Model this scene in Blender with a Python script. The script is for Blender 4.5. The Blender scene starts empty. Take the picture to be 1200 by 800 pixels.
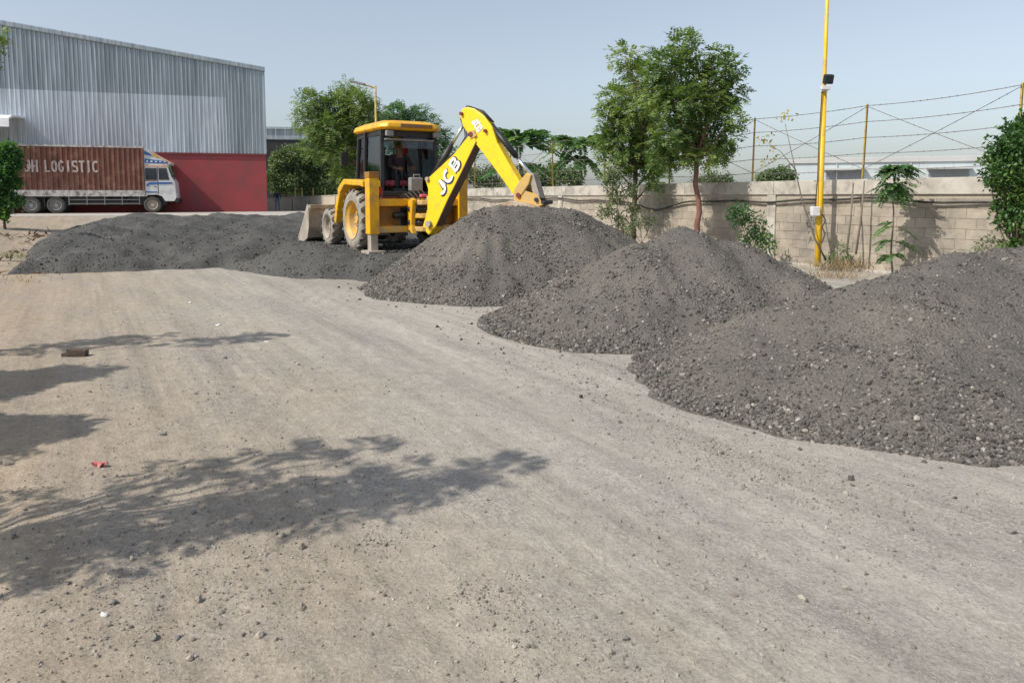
import bpy, bmesh, math, random
import numpy as np
from mathutils import Vector, Matrix

R = math.radians
rng = np.random.default_rng(7)
random.seed(7)
scene = bpy.context.scene
COL = scene.collection

# ------------------------------------------------------------------ camera
EYE = 1.65
F_PX = 870.0                       # focal length in pixels of the 1200 px photograph
PITCH = R(5.0)
SHIFT_PX = 171 - F_PX * math.tan(PITCH)
cam_d = bpy.data.cameras.new('camera')
cam = bpy.data.objects.new('camera', cam_d)
COL.objects.link(cam)
cam.location = (0, 0, EYE)
cam.rotation_euler = (math.pi / 2 - PITCH, 0, 0)
cam_d.sensor_width = 36
cam_d.lens = 36 * F_PX / 1200
cam_d.shift_y = -SHIFT_PX / 1200
cam_d.clip_start = 0.05
cam_d.clip_end = 3000
scene.camera = cam

# ------------------------------------------------------------------ sky, sun, exposure
SUN_AZ = R(59)                     # shadows fall 59 deg to the right of the view direction
SUN_EL = R(46)
SHD = np.array([math.sin(SUN_AZ), math.cos(SUN_AZ)])
world = bpy.data.worlds.new('World')
scene.world = world
world.use_nodes = True
wn = world.node_tree
wn.nodes.clear()
wo = wn.nodes.new('ShaderNodeOutputWorld')
bg = wn.nodes.new('ShaderNodeBackground')
sky = wn.nodes.new('ShaderNodeTexSky')
sky.sky_type = 'NISHITA'
sky.sun_disc = False
sky.sun_elevation = SUN_EL
sun_dir = Vector((-SHD[0] * math.cos(SUN_EL), -SHD[1] * math.cos(SUN_EL), math.sin(SUN_EL)))
sky.sun_rotation = math.atan2(sun_dir.x, sun_dir.y)
sky.altitude = 0
sky.air_density = 1.2
sky.dust_density = 1.5
sky.ozone_density = 6.0
hsv = wn.nodes.new('ShaderNodeHueSaturation')
hsv.inputs['Saturation'].default_value = 0.52
hsv.inputs['Value'].default_value = 1.0
wn.links.new(sky.outputs[0], hsv.inputs['Color'])
wn.links.new(hsv.outputs[0], bg.inputs['Color'])
bg.inputs['Strength'].default_value = 0.15
wn.links.new(bg.outputs[0], wo.inputs[0])
sun_l = bpy.data.lights.new('sun', 'SUN')
sun_l.energy = 4.3
sun_l.angle = R(0.55)
sun_l.color = (1.0, 0.94, 0.85)
sun_o = bpy.data.objects.new('sun', sun_l)
COL.objects.link(sun_o)
sun_o.location = (-20, -10, 30)
sun_o.rotation_euler = (-sun_dir).to_track_quat('-Z', 'Y').to_euler()
scene.view_settings.view_transform = 'Standard'
scene.view_settings.look = 'None'
scene.view_settings.exposure = 0.0
scene.view_settings.gamma = 1.0
scene.render.engine = 'CYCLES'

# ------------------------------------------------------------------ pixel helpers (1200 x 800 photo pixels)
def ray(px, py):
    u = (px - 600) / F_PX
    v = (400 - py - SHIFT_PX) / F_PX
    cp, sp = math.cos(PITCH), math.sin(PITCH)
    d = np.array([u, cp + v * sp, -sp + v * cp])
    return d / d[1]
CAMP = np.array([0, 0, EYE])
def at(px, py, Y):
    return CAMP + ray(px, py) * Y
def gnd(px, py, z=0.0):
    d = ray(px, py)
    return CAMP + d * ((z - EYE) / d[2])

# ------------------------------------------------------------------ noise
def _h(ix, iy, seed):
    n = (ix * 374761393 + iy * 668265263 + seed * 974711) & 0x7fffffff
    n = ((n ^ (n >> 13)) * 1274126177) & 0x7fffffff
    n = n ^ (n >> 16)
    return (n & 0xffff) / 65535.0
def vnoise(x, y, seed=0):
    x = np.asarray(x, float); y = np.asarray(y, float)
    ix = np.floor(x).astype(np.int64); iy = np.floor(y).astype(np.int64)
    fx = x - ix; fy = y - iy
    fx = fx * fx * (3 - 2 * fx); fy = fy * fy * (3 - 2 * fy)
    a = _h(ix, iy, seed); b = _h(ix + 1, iy, seed); c = _h(ix, iy + 1, seed); d = _h(ix + 1, iy + 1, seed)
    return (a * (1 - fx) + b * fx) * (1 - fy) + (c * (1 - fx) + d * fx) * fy
def fbm(x, y, seed=0, oct=4):
    t = 0; amp = 1; tot = 0
    for o in range(oct):
        t = t + amp * vnoise(x * 2 ** o, y * 2 ** o, seed + o * 17)
        tot += amp; amp *= .5
    return t / tot
def sstep(a, b, x):
    t = np.clip((x - a) / (b - a), 0, 1)
    return t * t * (3 - 2 * t)

# ------------------------------------------------------------------ mesh helpers
def link(ob, parent=None):
    COL.objects.link(ob)
    if parent is not None:
        ob.parent = parent
    return ob
def tag(o, label=None, cat=None, group=None, kind=None):
    if label: o['label'] = label
    if cat: o['category'] = cat
    if group: o['group'] = group
    if kind: o['kind'] = kind
    return o
def thing(name, label, cat, loc=(0, 0, 0), rz=0.0, group=None):
    o = bpy.data.objects.new(name, None)
    o.empty_display_size = .2
    COL.objects.link(o)
    o.location = loc; o.rotation_euler = (0, 0, rz)
    return tag(o, label, cat, group)
def arr_mesh(name, V, Fc, shade=None, smooth=False):
    V = np.ascontiguousarray(V, dtype=np.float32); Fc = np.ascontiguousarray(Fc, dtype=np.int32)
    me = bpy.data.meshes.new(name)
    n = Fc.shape[1]
    me.vertices.add(len(V)); me.vertices.foreach_set('co', V.ravel())
    me.loops.add(Fc.size); me.loops.foreach_set('vertex_index', Fc.ravel())
    me.polygons.add(len(Fc))
    me.polygons.foreach_set('loop_start', np.arange(0, Fc.size, n, dtype=np.int32))
    me.polygons.foreach_set('loop_total', np.full(len(Fc), n, dtype=np.int32))
    me.update(calc_edges=True)
    if shade is not None:
        a = me.attributes.new('shade', 'FLOAT', 'POINT')
        a.data.foreach_set('value', np.ascontiguousarray(shade, dtype=np.float32))
    me.polygons.foreach_set('use_smooth', np.full(len(Fc), smooth, dtype=bool))
    me.update()
    return me
def arr_obj(name, V, Fc, mat, parent=None, shade=None, smooth=False, origin=None):
    V = np.asarray(V, float)
    if origin is not None:
        V = V - np.asarray(origin)
    ob = bpy.data.objects.new(name, arr_mesh(name, V, Fc, shade, smooth))
    if origin is not None:
        ob.location = origin
    if mat: ob.data.materials.append(mat)
    return link(ob, parent)

class MB:
    """collects shapes, links them as one mesh object"""
    def __init__(s):
        s.v = []; s.f = []
    def add(s, vs, fs):
        b = len(s.v)
        s.v += [tuple(map(float, p)) for p in vs]
        s.f += [tuple(i + b for i in f) for f in fs]
        return s
    def box(s, c, size, rot=None):
        c = Vector(c); hx, hy, hz = size[0] / 2, size[1] / 2, size[2] / 2
        ps = [Vector((sx * hx, sy * hy, sz * hz)) for sz in (-1, 1) for sy in (-1, 1) for sx in (-1, 1)]
        if rot is not None: ps = [rot @ p for p in ps]
        return s.add([p + c for p in ps], [(0, 2, 3, 1), (4, 5, 7, 6), (0, 1, 5, 4), (2, 6, 7, 3), (0, 4, 6, 2), (1, 3, 7, 5)])
    def bb(s, x0, x1, y0, y1, z0, z1):
        return s.box(((x0 + x1) / 2, (y0 + y1) / 2, (z0 + z1) / 2), (abs(x1 - x0), abs(y1 - y0), abs(z1 - z0)))
    def bar(s, a, b, w, h=None, up=(0, 0, 1)):
        a = Vector(a); b = Vector(b); h = h or w
        x = (b - a).normalized(); u = Vector(up)
        if abs(x.dot(u)) > .97: u = Vector((1, 0, 0))
        y = u.cross(x).normalized(); z = x.cross(y)
        return s.box((a + b) / 2, ((b - a).length, w, h), Matrix((x, y, z)).transposed())
    def tube(s, pts, rad, n=8, cap=True):
        pts = [Vector(p) for p in pts]
        if not hasattr(rad, '__len__'): rad = [rad] * len(pts)
        vs = []; fs = []; ref = None
        for i, p in enumerate(pts):
            t = (pts[min(i + 1, len(pts) - 1)] - pts[max(i - 1, 0)])
            t = t.normalized() if t.length > 1e-9 else Vector((0, 0, 1))
            if ref is None:
                ref = Vector((1, 0, 0)) if abs(t.x) < .8 else Vector((0, 1, 0))
            u = (ref - t * ref.dot(t)).normalized(); ref = u; w = t.cross(u)
            for k in range(n):
                a = 2 * math.pi * k / n
                vs.append(p + (u * math.cos(a) + w * math.sin(a)) * rad[i])
        for i in range(len(pts) - 1):
            for k in range(n):
                fs.append((i * n + k, i * n + (k + 1) % n, (i + 1) * n + (k + 1) % n, (i + 1) * n + k))
        if cap:
            fs.append(tuple(reversed(range(n)))); fs.append(tuple(range((len(pts) - 1) * n, len(pts) * n)))
        return s.add(vs, fs)
    def prism(s, poly, fn, d0, d1):
        """poly: 2-D outline; fn(a,b,d) -> point; extruded from d0 to d1"""
        n = len(poly)
        vs = [fn(a, b, d0) for a, b in poly] + [fn(a, b, d1) for a, b in poly]
        fs = [tuple(range(n - 1, -1, -1)), tuple(range(n, 2 * n))]
        fs += [(k, (k + 1) % n, n + (k + 1) % n, n + k) for k in range(n)]
        return s.add(vs, fs)
    def lathe(s, prof, c, axis='y', n=28):
        """prof: list of (axial, radius)"""
        c = Vector(c); vs = []; fs = []
        for (a, r) in prof:
            for k in range(n):
                t = 2 * math.pi * k / n
                if axis == 'y': p = (r * math.cos(t), a, r * math.sin(t))
                elif axis == 'x': p = (a, r * math.cos(t), r * math.sin(t))
                else: p = (r * math.cos(t), r * math.sin(t), a)
                vs.append(c + Vector(p))
        m = len(prof)
        for i in range(m - 1):
            for k in range(n):
                fs.append((i * n + k, i * n + (k + 1) % n, (i + 1) * n + (k + 1) % n, (i + 1) * n + k))
        return s.add(vs, fs)
    def build(s, name, mat, parent=None, bevel=0, smooth=False, xf=None):
        me = bpy.data.meshes.new(name)
        vs = s.v if xf is None else [tuple(xf @ Vector(p)) for p in s.v]
        me.from_pydata(vs, [], s.f)
        bm = bmesh.new(); bm.from_mesh(me); bmesh.ops.recalc_face_normals(bm, faces=bm.faces); bm.to_mesh(me); bm.free()
        if mat: me.materials.append(mat)
        if smooth:
            me.polygons.foreach_set('use_smooth', [True] * len(me.polygons))
        ob = bpy.data.objects.new(name, me)
        if bevel:
            m = ob.modifiers.new('bevel', 'BEVEL'); m.width = bevel; m.segments = 2; m.limit_method = 'ANGLE'; m.angle_limit = R(35)
        return link(ob, parent)

# ------------------------------------------------------------------ materials
def lin(r, g, b):
    f = lambda c: (c / 255 / 12.92) if c / 255 <= .04045 else ((c / 255 + .055) / 1.055) ** 2.4
    return (f(r), f(g), f(b), 1)
def newmat(name):
    m = bpy.data.materials.new(name); m.use_nodes = True
    nt = m.node_tree
    return m, nt, nt.nodes['Principled BSDF']
def N(nt, t, **kw):
    n = nt.nodes.new(t)
    for k, v in kw.items():
        if k in n.inputs: n.inputs[k].default_value = v
        else: setattr(n, k, v)
    return n
def ramp(nt, src, stops):
    r = nt.nodes.new('ShaderNodeValToRGB')
    while len(r.color_ramp.elements) < len(stops): r.color_ramp.elements.new(.5)
    for e, (p, c) in zip(r.color_ramp.elements, stops):
        e.position = p; e.color = c if hasattr(c, '__len__') else (c, c, c, 1)
    nt.links.new(src, r.inputs[0])
    return r.outputs[0]
def mixc(nt, fac, a, b, mode='MIX'):
    m = nt.nodes.new('ShaderNodeMix'); m.data_type = 'RGBA'; m.blend_type = mode
    for sock, val in ((m.inputs[0], fac), (m.inputs[6], a), (m.inputs[7], b)):
        if hasattr(val, 'links') or hasattr(val, 'is_linked'): nt.links.new(val, sock)
        else: sock.default_value = val
    return m.outputs[2]
def surf(name, c1, c2=None, scale=4, rough=.7, metal=0.0, bump=0.0, bscale=40, dirt=None, dirt_amt=.5, dirt_scale=3, rand=0.0, stretch=None, spec=.5, world=False):
    """procedural surface: two-tone noise, optional dirt patches and fine relief"""
    m, nt, p = newmat(name)
    c2 = c2 or tuple(x * .75 for x in c1[:3]) + (1,)
    tc = N(nt, 'ShaderNodeTexCoord')
    base_vec = N(nt, 'ShaderNodeNewGeometry').outputs['Position'] if world else tc.outputs['Object']
    vec = base_vec
    if stretch:
        mp = N(nt, 'ShaderNodeMapping'); mp.inputs['Scale'].default_value = stretch
        nt.links.new(vec, mp.inputs[0]); vec = mp.outputs[0]
    nz = N(nt, 'ShaderNodeTexNoise', Scale=scale, Detail=5.0, Roughness=.6); nt.links.new(vec, nz.inputs['Vector'])
    f = ramp(nt, nz.outputs['Fac'], [(.35, 0), (.65, 1)])
    col = mixc(nt, f, c1, c2)
    if dirt:
        n2 = N(nt, 'ShaderNodeTexNoise', Scale=dirt_scale, Detail=7.0, Roughness=.68); nt.links.new(base_vec, n2.inputs['Vector'])
        f2 = ramp(nt, n2.outputs['Fac'], [(.62 - .3 * dirt_amt, 0), (.8 - .25 * dirt_amt, min(1, .35 + dirt_amt))])
        col = mixc(nt, f2, col, dirt)
    if rand:
        oi = N(nt, 'ShaderNodeObjectInfo')
        mr = N(nt, 'ShaderNodeMapRange'); mr.inputs[3].default_value = 1 - rand; mr.inputs[4].default_value = 1 + rand
        nt.links.new(oi.outputs['Random'], mr.inputs[0])
        cb = N(nt, 'ShaderNodeCombineColor')
        for k in range(3): nt.links.new(mr.outputs[0], cb.inputs[k])
        col = mixc(nt, 1.0, col, cb.outputs[0], 'MULTIPLY')
    nt.links.new(col, p.inputs['Base Color'])
    p.inputs['Roughness'].default_value = rough; p.inputs['Metallic'].default_value = metal
    p.inputs['Specular IOR Level'].default_value = spec
    if bump:
        n3 = N(nt, 'ShaderNodeTexNoise', Scale=bscale, Detail=4.0); nt.links.new(tc.outputs['Object'], n3.inputs['Vector'])
        b = N(nt, 'ShaderNodeBump', Strength=bump, Distance=.02); nt.links.new(n3.outputs['Fac'], b.inputs['Height'])
        nt.links.new(b.outputs[0], p.inputs['Normal'])
    return m
def shade_mat(name, stops, rough=.9, trans=0.0, spec=.2, noise=None):
    """colour per piece from its 'shade' attribute; trans adds light through thin leaves"""
    m, nt, p = newmat(name)
    a = N(nt, 'ShaderNodeAttribute', attribute_name='shade')
    col = ramp(nt, a.outputs['Fac'], stops)
    if noise:
        tc = N(nt, 'ShaderNodeTexCoord')
        nz = N(nt, 'ShaderNodeTexNoise', Scale=noise, Detail=4.0); nt.links.new(tc.outputs['Object'], nz.inputs['Vector'])
        v = ramp(nt, nz.outputs['Fac'], [(.3, .75), (.7, 1.2)])
        col = mixc(nt, 1.0, col, v, 'MULTIPLY')
    nt.links.new(col, p.inputs['Base Color'])
    p.inputs['Roughness'].default_value = rough
    p.inputs['Specular IOR Level'].default_value = spec
    if trans:
        out = nt.nodes['Material Output']
        tr = N(nt, 'ShaderNodeBsdfTranslucent')
        cc = mixc(nt, 1.0, col, (1.15, 1.25, .55, 1), 'MULTIPLY'); nt.links.new(cc, tr.inputs['Color'])
        ms = N(nt, 'ShaderNodeMixShader'); ms.inputs[0].default_value = trans
        nt.links.new(p.outputs[0], ms.inputs[1]); nt.links.new(tr.outputs[0], ms.inputs[2]); nt.links.new(ms.outputs[0], out.inputs[0])
    return m
def glass(name, tint, gloss=.1):
    m, nt, p = newmat(name)
    out = nt.nodes['Material Output']
    t = N(nt, 'ShaderNodeBsdfTransparent', Color=tint); g = N(nt, 'ShaderNodeBsdfGlossy', Roughness=.06)
    lw = N(nt, 'ShaderNodeFresnel', IOR=1.5)
    ma = N(nt, 'ShaderNodeMath', operation='ADD'); ma.inputs[1].default_value = gloss; nt.links.new(lw.outputs[0], ma.inputs[0])
    ms = N(nt, 'ShaderNodeMixShader'); nt.links.new(ma.outputs[0], ms.inputs[0])
    nt.links.new(t.outputs[0], ms.inputs[1]); nt.links.new(g.outputs[0], ms.inputs[2]); nt.links.new(ms.outputs[0], out.inputs[0])
    return m

DUST = lin(176, 160, 138)
M = {}
M['yellow'] = surf('yellow_paint', (.86, .46, .007, 1), (.76, .38, .006, 1), 3, .42, dirt=(.42, .27, .09, 1), dirt_amt=.5, dirt_scale=6)
M['yellow_dusty'] = surf('yellow_paint_dusty', (.74, .42, .02, 1), (.62, .36, .04, 1), 6, .55, dirt=(.46, .34, .2, 1), dirt_amt=.75, dirt_scale=4)
M['yellow_boom'] = surf('sunlit_yellow_paint', (.95, .64, .010, 1), (.92, .60, .008, 1), 3, .4, dirt=(.50, .33, .10, 1), dirt_amt=.34, dirt_scale=7)  # arm's lighter copy of the machine yellow, its sunlight put into the colour
M['orange_dark'] = surf('oily_orange_plate', (.42, .19, .02, 1), (.26, .11, .015, 1), 5, .6, dirt=(.2, .13, .08, 1), dirt_amt=.6)
M['black'] = surf('black_paint', (.018, .018, .02, 1), (.03, .03, .03, 1), 6, .5)
M['rubber'] = surf('dusty_rubber', (.10, .092, .083, 1), (.05, .047, .043, 1), 9, .9, dirt=(.30, .265, .22, 1), dirt_amt=.7, dirt_scale=6)
M['rubber_dust'] = surf('dust_caked_rubber', (.36, .32, .265, 1), (.26, .235, .20, 1), 6, .95, dirt=(.16, .145, .125, 1), dirt_amt=.4, dirt_scale=8)
M['rubber_dark'] = surf('dark_rubber', (.045, .044, .042, 1), (.09, .085, .078, 1), 7, .9)
M['steel_dusty'] = surf('dusty_steel', (.36, .31, .25, 1), (.25, .21, .165, 1), 5, .75, dirt=(.42, .37, .31, 1), dirt_amt=.7, bump=.15)
M['bucket_tan'] = surf('dusty_bucket_steel', (.42, .30, .20, 1), (.30, .22, .15, 1), 5, .75, dirt=(.46, .38, .29, 1), dirt_amt=.6)
M['boom_shade'] = surf('shaded_brown_steel', (.075, .042, .030, 1), (.12, .07, .045, 1), 8, .6)  # dark brown that paints the shade under the boom
M['chrome'] = surf('chrome_rod', (.85, .86, .88, 1), (.75, .76, .78, 1), 4, .16, 1.0)
M['white_paint'] = surf('white_paint', (.74, .74, .74, 1), (.62, .62, .61, 1), 5, .5, dirt=(.4, .36, .3, 1), dirt_amt=.35)
M['grey_plastic'] = surf('grey_plastic', (.30, .30, .29, 1), (.22, .22, .21, 1), 6, .6)
M['red_cloth'] = surf('red_cloth', (.62, .05, .035, 1), (.45, .03, .03, 1), 12, .9)
M['pink_cloth'] = surf('pink_seat_cloth', (.72, .13, .16, 1), (.55, .08, .10, 1), 12, .9)
M['maroon'] = surf('maroon_paint', (.22, .035, .04, 1), (.14, .03, .03, 1), 6, .7)
M['glass'] = glass('cab_glass', (.62, .70, .74, 1), .10)
M['glass_clear'] = glass('clear_glass', (.8, .84, .85, 1), .0)
M['far_glass'] = surf('hazed_window_glass', (.20, .215, .23, 1), (.24, .255, .27, 1), 2, .3)  # glass lightened, with distance haze put into its colour
M['glass_dark'] = surf('dark_window_glass', (.03, .035, .045, 1), (.05, .055, .065, 1), 2, .1)
M['block'] = surf('concrete_block', (.42, .365, .29, 1), (.35, .303, .24, 1), 5, .95, bump=.35, bscale=70, dirt=(.20, .18, .152, 1), dirt_amt=.55, dirt_scale=.9, rand=.12, world=True)
M['mortar'] = surf('mortar', (.42, .365, .29, 1), (.35, .303, .24, 1), 8, .95, bump=.3, bscale=60)
M['coping'] = surf('weathered_concrete', (.54, .50, .43, 1), (.42, .38, .33, 1), 3, .9, bump=.3, bscale=40, dirt=(.20, .185, .16, 1), dirt_amt=.5, world=True, dirt_scale=2.5)
M['plaster'] = surf('far_wall_plaster', (.50, .43, .34, 1), (.42, .36, .285, 1), 1.2, .95, dirt=(.33, .28, .22, 1), dirt_amt=.4, dirt_scale=.8)
M['bark'] = surf('bark', (.16, .115, .08, 1), (.09, .065, .045, 1), 14, .95, bump=.5, bscale=50, stretch=(1, 1, .25))
M['bark_red'] = surf('reddish_bark', (.27, .125, .085, 1), (.17, .09, .065, 1), 14, .9, bump=.4, bscale=50, stretch=(1, 1, .3))
M['twig'] = surf('dry_twig', (.22, .18, .14, 1), (.14, .115, .09, 1), 14, .9)
M['pole_yellow'] = surf('yellow_pole_paint', (.82, .50, .015, 1), (.72, .43, .015, 1), 2, .45, dirt=(.42, .26, .07, 1), dirt_amt=.4, dirt_scale=4)
M['post_yellow'] = surf('faded_yellow_post', (.60, .42, .06, 1), (.42, .29, .06, 1), 7, .6, dirt=(.25, .16, .07, 1), dirt_amt=.6, dirt_scale=9)
M['wire'] = surf('rusty_wire', (.20, .175, .16, 1), (.13, .11, .10, 1), 10, .6, .3)
M['cable'] = surf('black_cable', (.022, .021, .02, 1), (.05, .046, .042, 1), 6, .7)
M['clad_dark'] = surf('rib_lit_metal_sheet', (.46, .51, .54, 1), (.24, .29, .32, 1), 1.6, .42, .3, rand=.12, stretch=(6, 6, .22), spec=.4)  # pale streaks put the ribs' highlights into the sheet colour
M['clad_light'] = surf('pale_metal_sheet', (.70, .745, .785, 1), (.40, .455, .505, 1), 1.6, .42, .3, rand=.08, stretch=(6, 6, .22), spec=.4)  # rib highlights painted as streaks here too, on the paler sheets
M['red_wall'] = surf('red_painted_wall', (.34, .062, .07, 1), (.29, .052, .06, 1), .6, .85, dirt=(.21, .07, .068, 1), dirt_amt=.55, dirt_scale=.6)
M['container'] = surf('brown_container_paint', (.205, .078, .048, 1), (.135, .054, .038, 1), 2.2, .6, dirt=(.30, .16, .11, 1), dirt_amt=.5, dirt_scale=1.5, stretch=(4, 1, .4))
M['cab_white'] = surf('truck_cab_paint', (.66, .67, .66, 1), (.55, .56, .56, 1), 2, .4, dirt=(.40, .38, .33, 1), dirt_amt=.35, dirt_scale=2)
M['blue'] = surf('blue_trim', (.03, .10, .36, 1), (.04, .13, .30, 1), 3, .5)
M['trim_yellow'] = surf('yellow_trim', (.70, .44, .04, 1), None, 3, .5)
M['trim_orange'] = surf('peach_trim', (.75, .42, .28, 1), None, 3, .5)
M['bed_paint'] = surf('chipped_white_bed', (.60, .59, .57, 1), (.42, .40, .39, 1), 4, .7, dirt=(.15, .11, .09, 1), dirt_amt=.6, dirt_scale=3, stretch=(5, 1, 1))
M['white_wall'] = surf('white_far_wall', (.50, .55, .56, 1), (.45, .50, .51, 1), .5, .8)
M['white_cope'] = surf('white_far_coping', (.50, .50, .49, 1), (.45, .45, .44, 1), .5, .8)
M['lettering'] = surf('white_lettering', (.82, .82, .80, 1), (.74, .74, .72, 1), 9, .6)
M['letter_worn'] = surf('worn_white_lettering', (.60, .55, .52, 1), (.30, .18, .15, 1), 5, .75, stretch=(5, 1, .6))
M['skin'] = surf('skin', (.22, .115, .07, 1), (.18, .09, .055, 1), 10, .6)
M['hair'] = surf('black_hair', (.012, .01, .009, 1), None, 20, .6)
M['shirt_dark'] = surf('dark_shirt', (.05, .03, .045, 1), (.035, .02, .03, 1), 10, .9)
M['shirt_navy'] = surf('navy_shirt', (.03, .035, .07, 1), (.02, .025, .05, 1), 10, .9)
M['jeans'] = surf('blue_jeans', (.17, .26, .46, 1), (.12, .19, .36, 1), 10, .9)
M['trousers'] = surf('dark_trousers', (.03, .03, .035, 1), None, 10, .9)
M['stone_pale'] = surf('pale_stone', (.46, .40, .33, 1), (.34, .295, .24, 1), 14, .95, bump=.4, bscale=60)
M['stone_grey'] = surf('grey_stone', (.24, .22, .20, 1), (.16, .15, .14, 1), 14, .95, bump=.4, bscale=60)
M['stone_white'] = surf('white_scrap', (.72, .69, .64, 1), (.6, .57, .52, 1), 14, .9)
M['brick_dark'] = surf('dark_brick', (.12, .085, .06, 1), (.075, .055, .042, 1), 14, .95, bump=.4, bscale=60)
M['wrapper'] = surf('red_wrapper', (.42, .035, .045, 1), (.55, .25, .24, 1), 26, .6)
M['leaf_neem'] = shade_mat('neem_leaf', [(0, (.075, .14, .05, 1)), (.45, (.185, .275, .085, 1)), (1, (.36, .42, .13, 1))], .5, .42, .35)
M['leaf_dark'] = shade_mat('dark_glossy_leaf', [(0, (.03, .08, .02, 1)), (.5, (.07, .155, .035, 1)), (1, (.16, .26, .055, 1))], .42, .28, .45)
M['leaf_frond'] = shade_mat('frond_leaflet', [(0, (.04, .12, .05, 1)), (.6, (.095, .21, .065, 1)), (1, (.20, .31, .08, 1))], .5, .42, .35)
M['leaf_pale'] = shade_mat('pale_dusty_leaf', [(0, (.09, .125, .07, 1)), (.5, (.17, .21, .12, 1)), (1, (.27, .28, .15, 1))], .7, .25, .2)
M['leaf_yellow'] = shade_mat('yellowing_leaf', [(0, (.20, .19, .05, 1)), (.5, (.32, .28, .06, 1)), (1, (.44, .34, .08, 1))], .6, .3, .2)
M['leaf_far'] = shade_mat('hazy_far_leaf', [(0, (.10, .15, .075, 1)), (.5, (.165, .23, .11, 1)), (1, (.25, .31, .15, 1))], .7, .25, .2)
M['grass_dry'] = shade_mat('dry_grass_blade', [(0, (.26, .19, .12, 1)), (1, (.45, .36, .25, 1))], .8, .2, .2)
M['grass_green'] = shade_mat('verge_grass_blade', [(0, (.10, .15, .05, 1)), (1, (.26, .30, .12, 1))], .7, .25, .2)
M['gravel'] = shade_mat('gravel_stone', [(0, (.060, .055, .049, 1)), (.4, (.130, .120, .106, 1)), (.75, (.215, .199, .175, 1)), (1, (.42, .39, .345, 1))], .95, 0, .15)
M['gravel_dark'] = shade_mat('dark_gravel_stone', [(0, (.055, .054, .051, 1)), (.45, (.105, .103, .098, 1)), (.8, (.165, .162, .153, 1)), (1, (.33, .32, .30, 1))], .95, 0, .15)
M['pebble'] = shade_mat('road_pebble', [(0, (.17, .15, .125, 1)), (.45, (.29, .26, .22, 1)), (.8, (.40, .36, .31, 1)), (1, (.54, .50, .44, 1))], .95, 0, .15)

def gravel_bed(ca, cb):
    m, nt, p = newmat('gravel_bed')
    tc = N(nt, 'ShaderNodeTexCoord')
    n1 = N(nt, 'ShaderNodeTexNoise', Scale=1.1, Detail=4.0); nt.links.new(tc.outputs['Object'], n1.inputs['Vector'])
    n2 = N(nt, 'ShaderNodeTexNoise', Scale=45.0, Detail=6.0, Roughness=.75); nt.links.new(tc.outputs['Object'], n2.inputs['Vector'])
    c1 = ramp(nt, n1.outputs['Fac'], [(.3, ca), (.7, cb)])
    v = ramp(nt, n2.outputs['Fac'], [(.28, .5), (.5, 1.0), (.72, 1.55)])
    col = mixc(nt, 1.0, c1, v, 'MULTIPLY')
    nt.links.new(col, p.inputs['Base Color'])
    vo = N(nt, 'ShaderNodeTexVoronoi', Scale=42.0); nt.links.new(tc.outputs['Object'], vo.inputs['Vector'])
    b1 = N(nt, 'ShaderNodeBump', Strength=.8, Distance=.015, invert=True); nt.links.new(vo.outputs['Distance'], b1.inputs['Height'])
    b2 = N(nt, 'ShaderNodeBump', Strength=.6, Distance=.02); nt.links.new(n2.outputs['Fac'], b2.inputs['Height']); nt.links.new(b1.outputs[0], b2.inputs['Normal'])
    nt.links.new(b2.outputs[0], p.inputs['Normal'])
    p.inputs['Roughness'].default_value = .95; p.inputs['Specular IOR Level'].default_value = .15
    return m
M['gravel_bed'] = gravel_bed((.115, .107, .095, 1), (.172, .158, .135, 1))
M['gravel_bed_dark'] = gravel_bed((.078, .078, .075, 1), (.118, .115, .107, 1))

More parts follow.
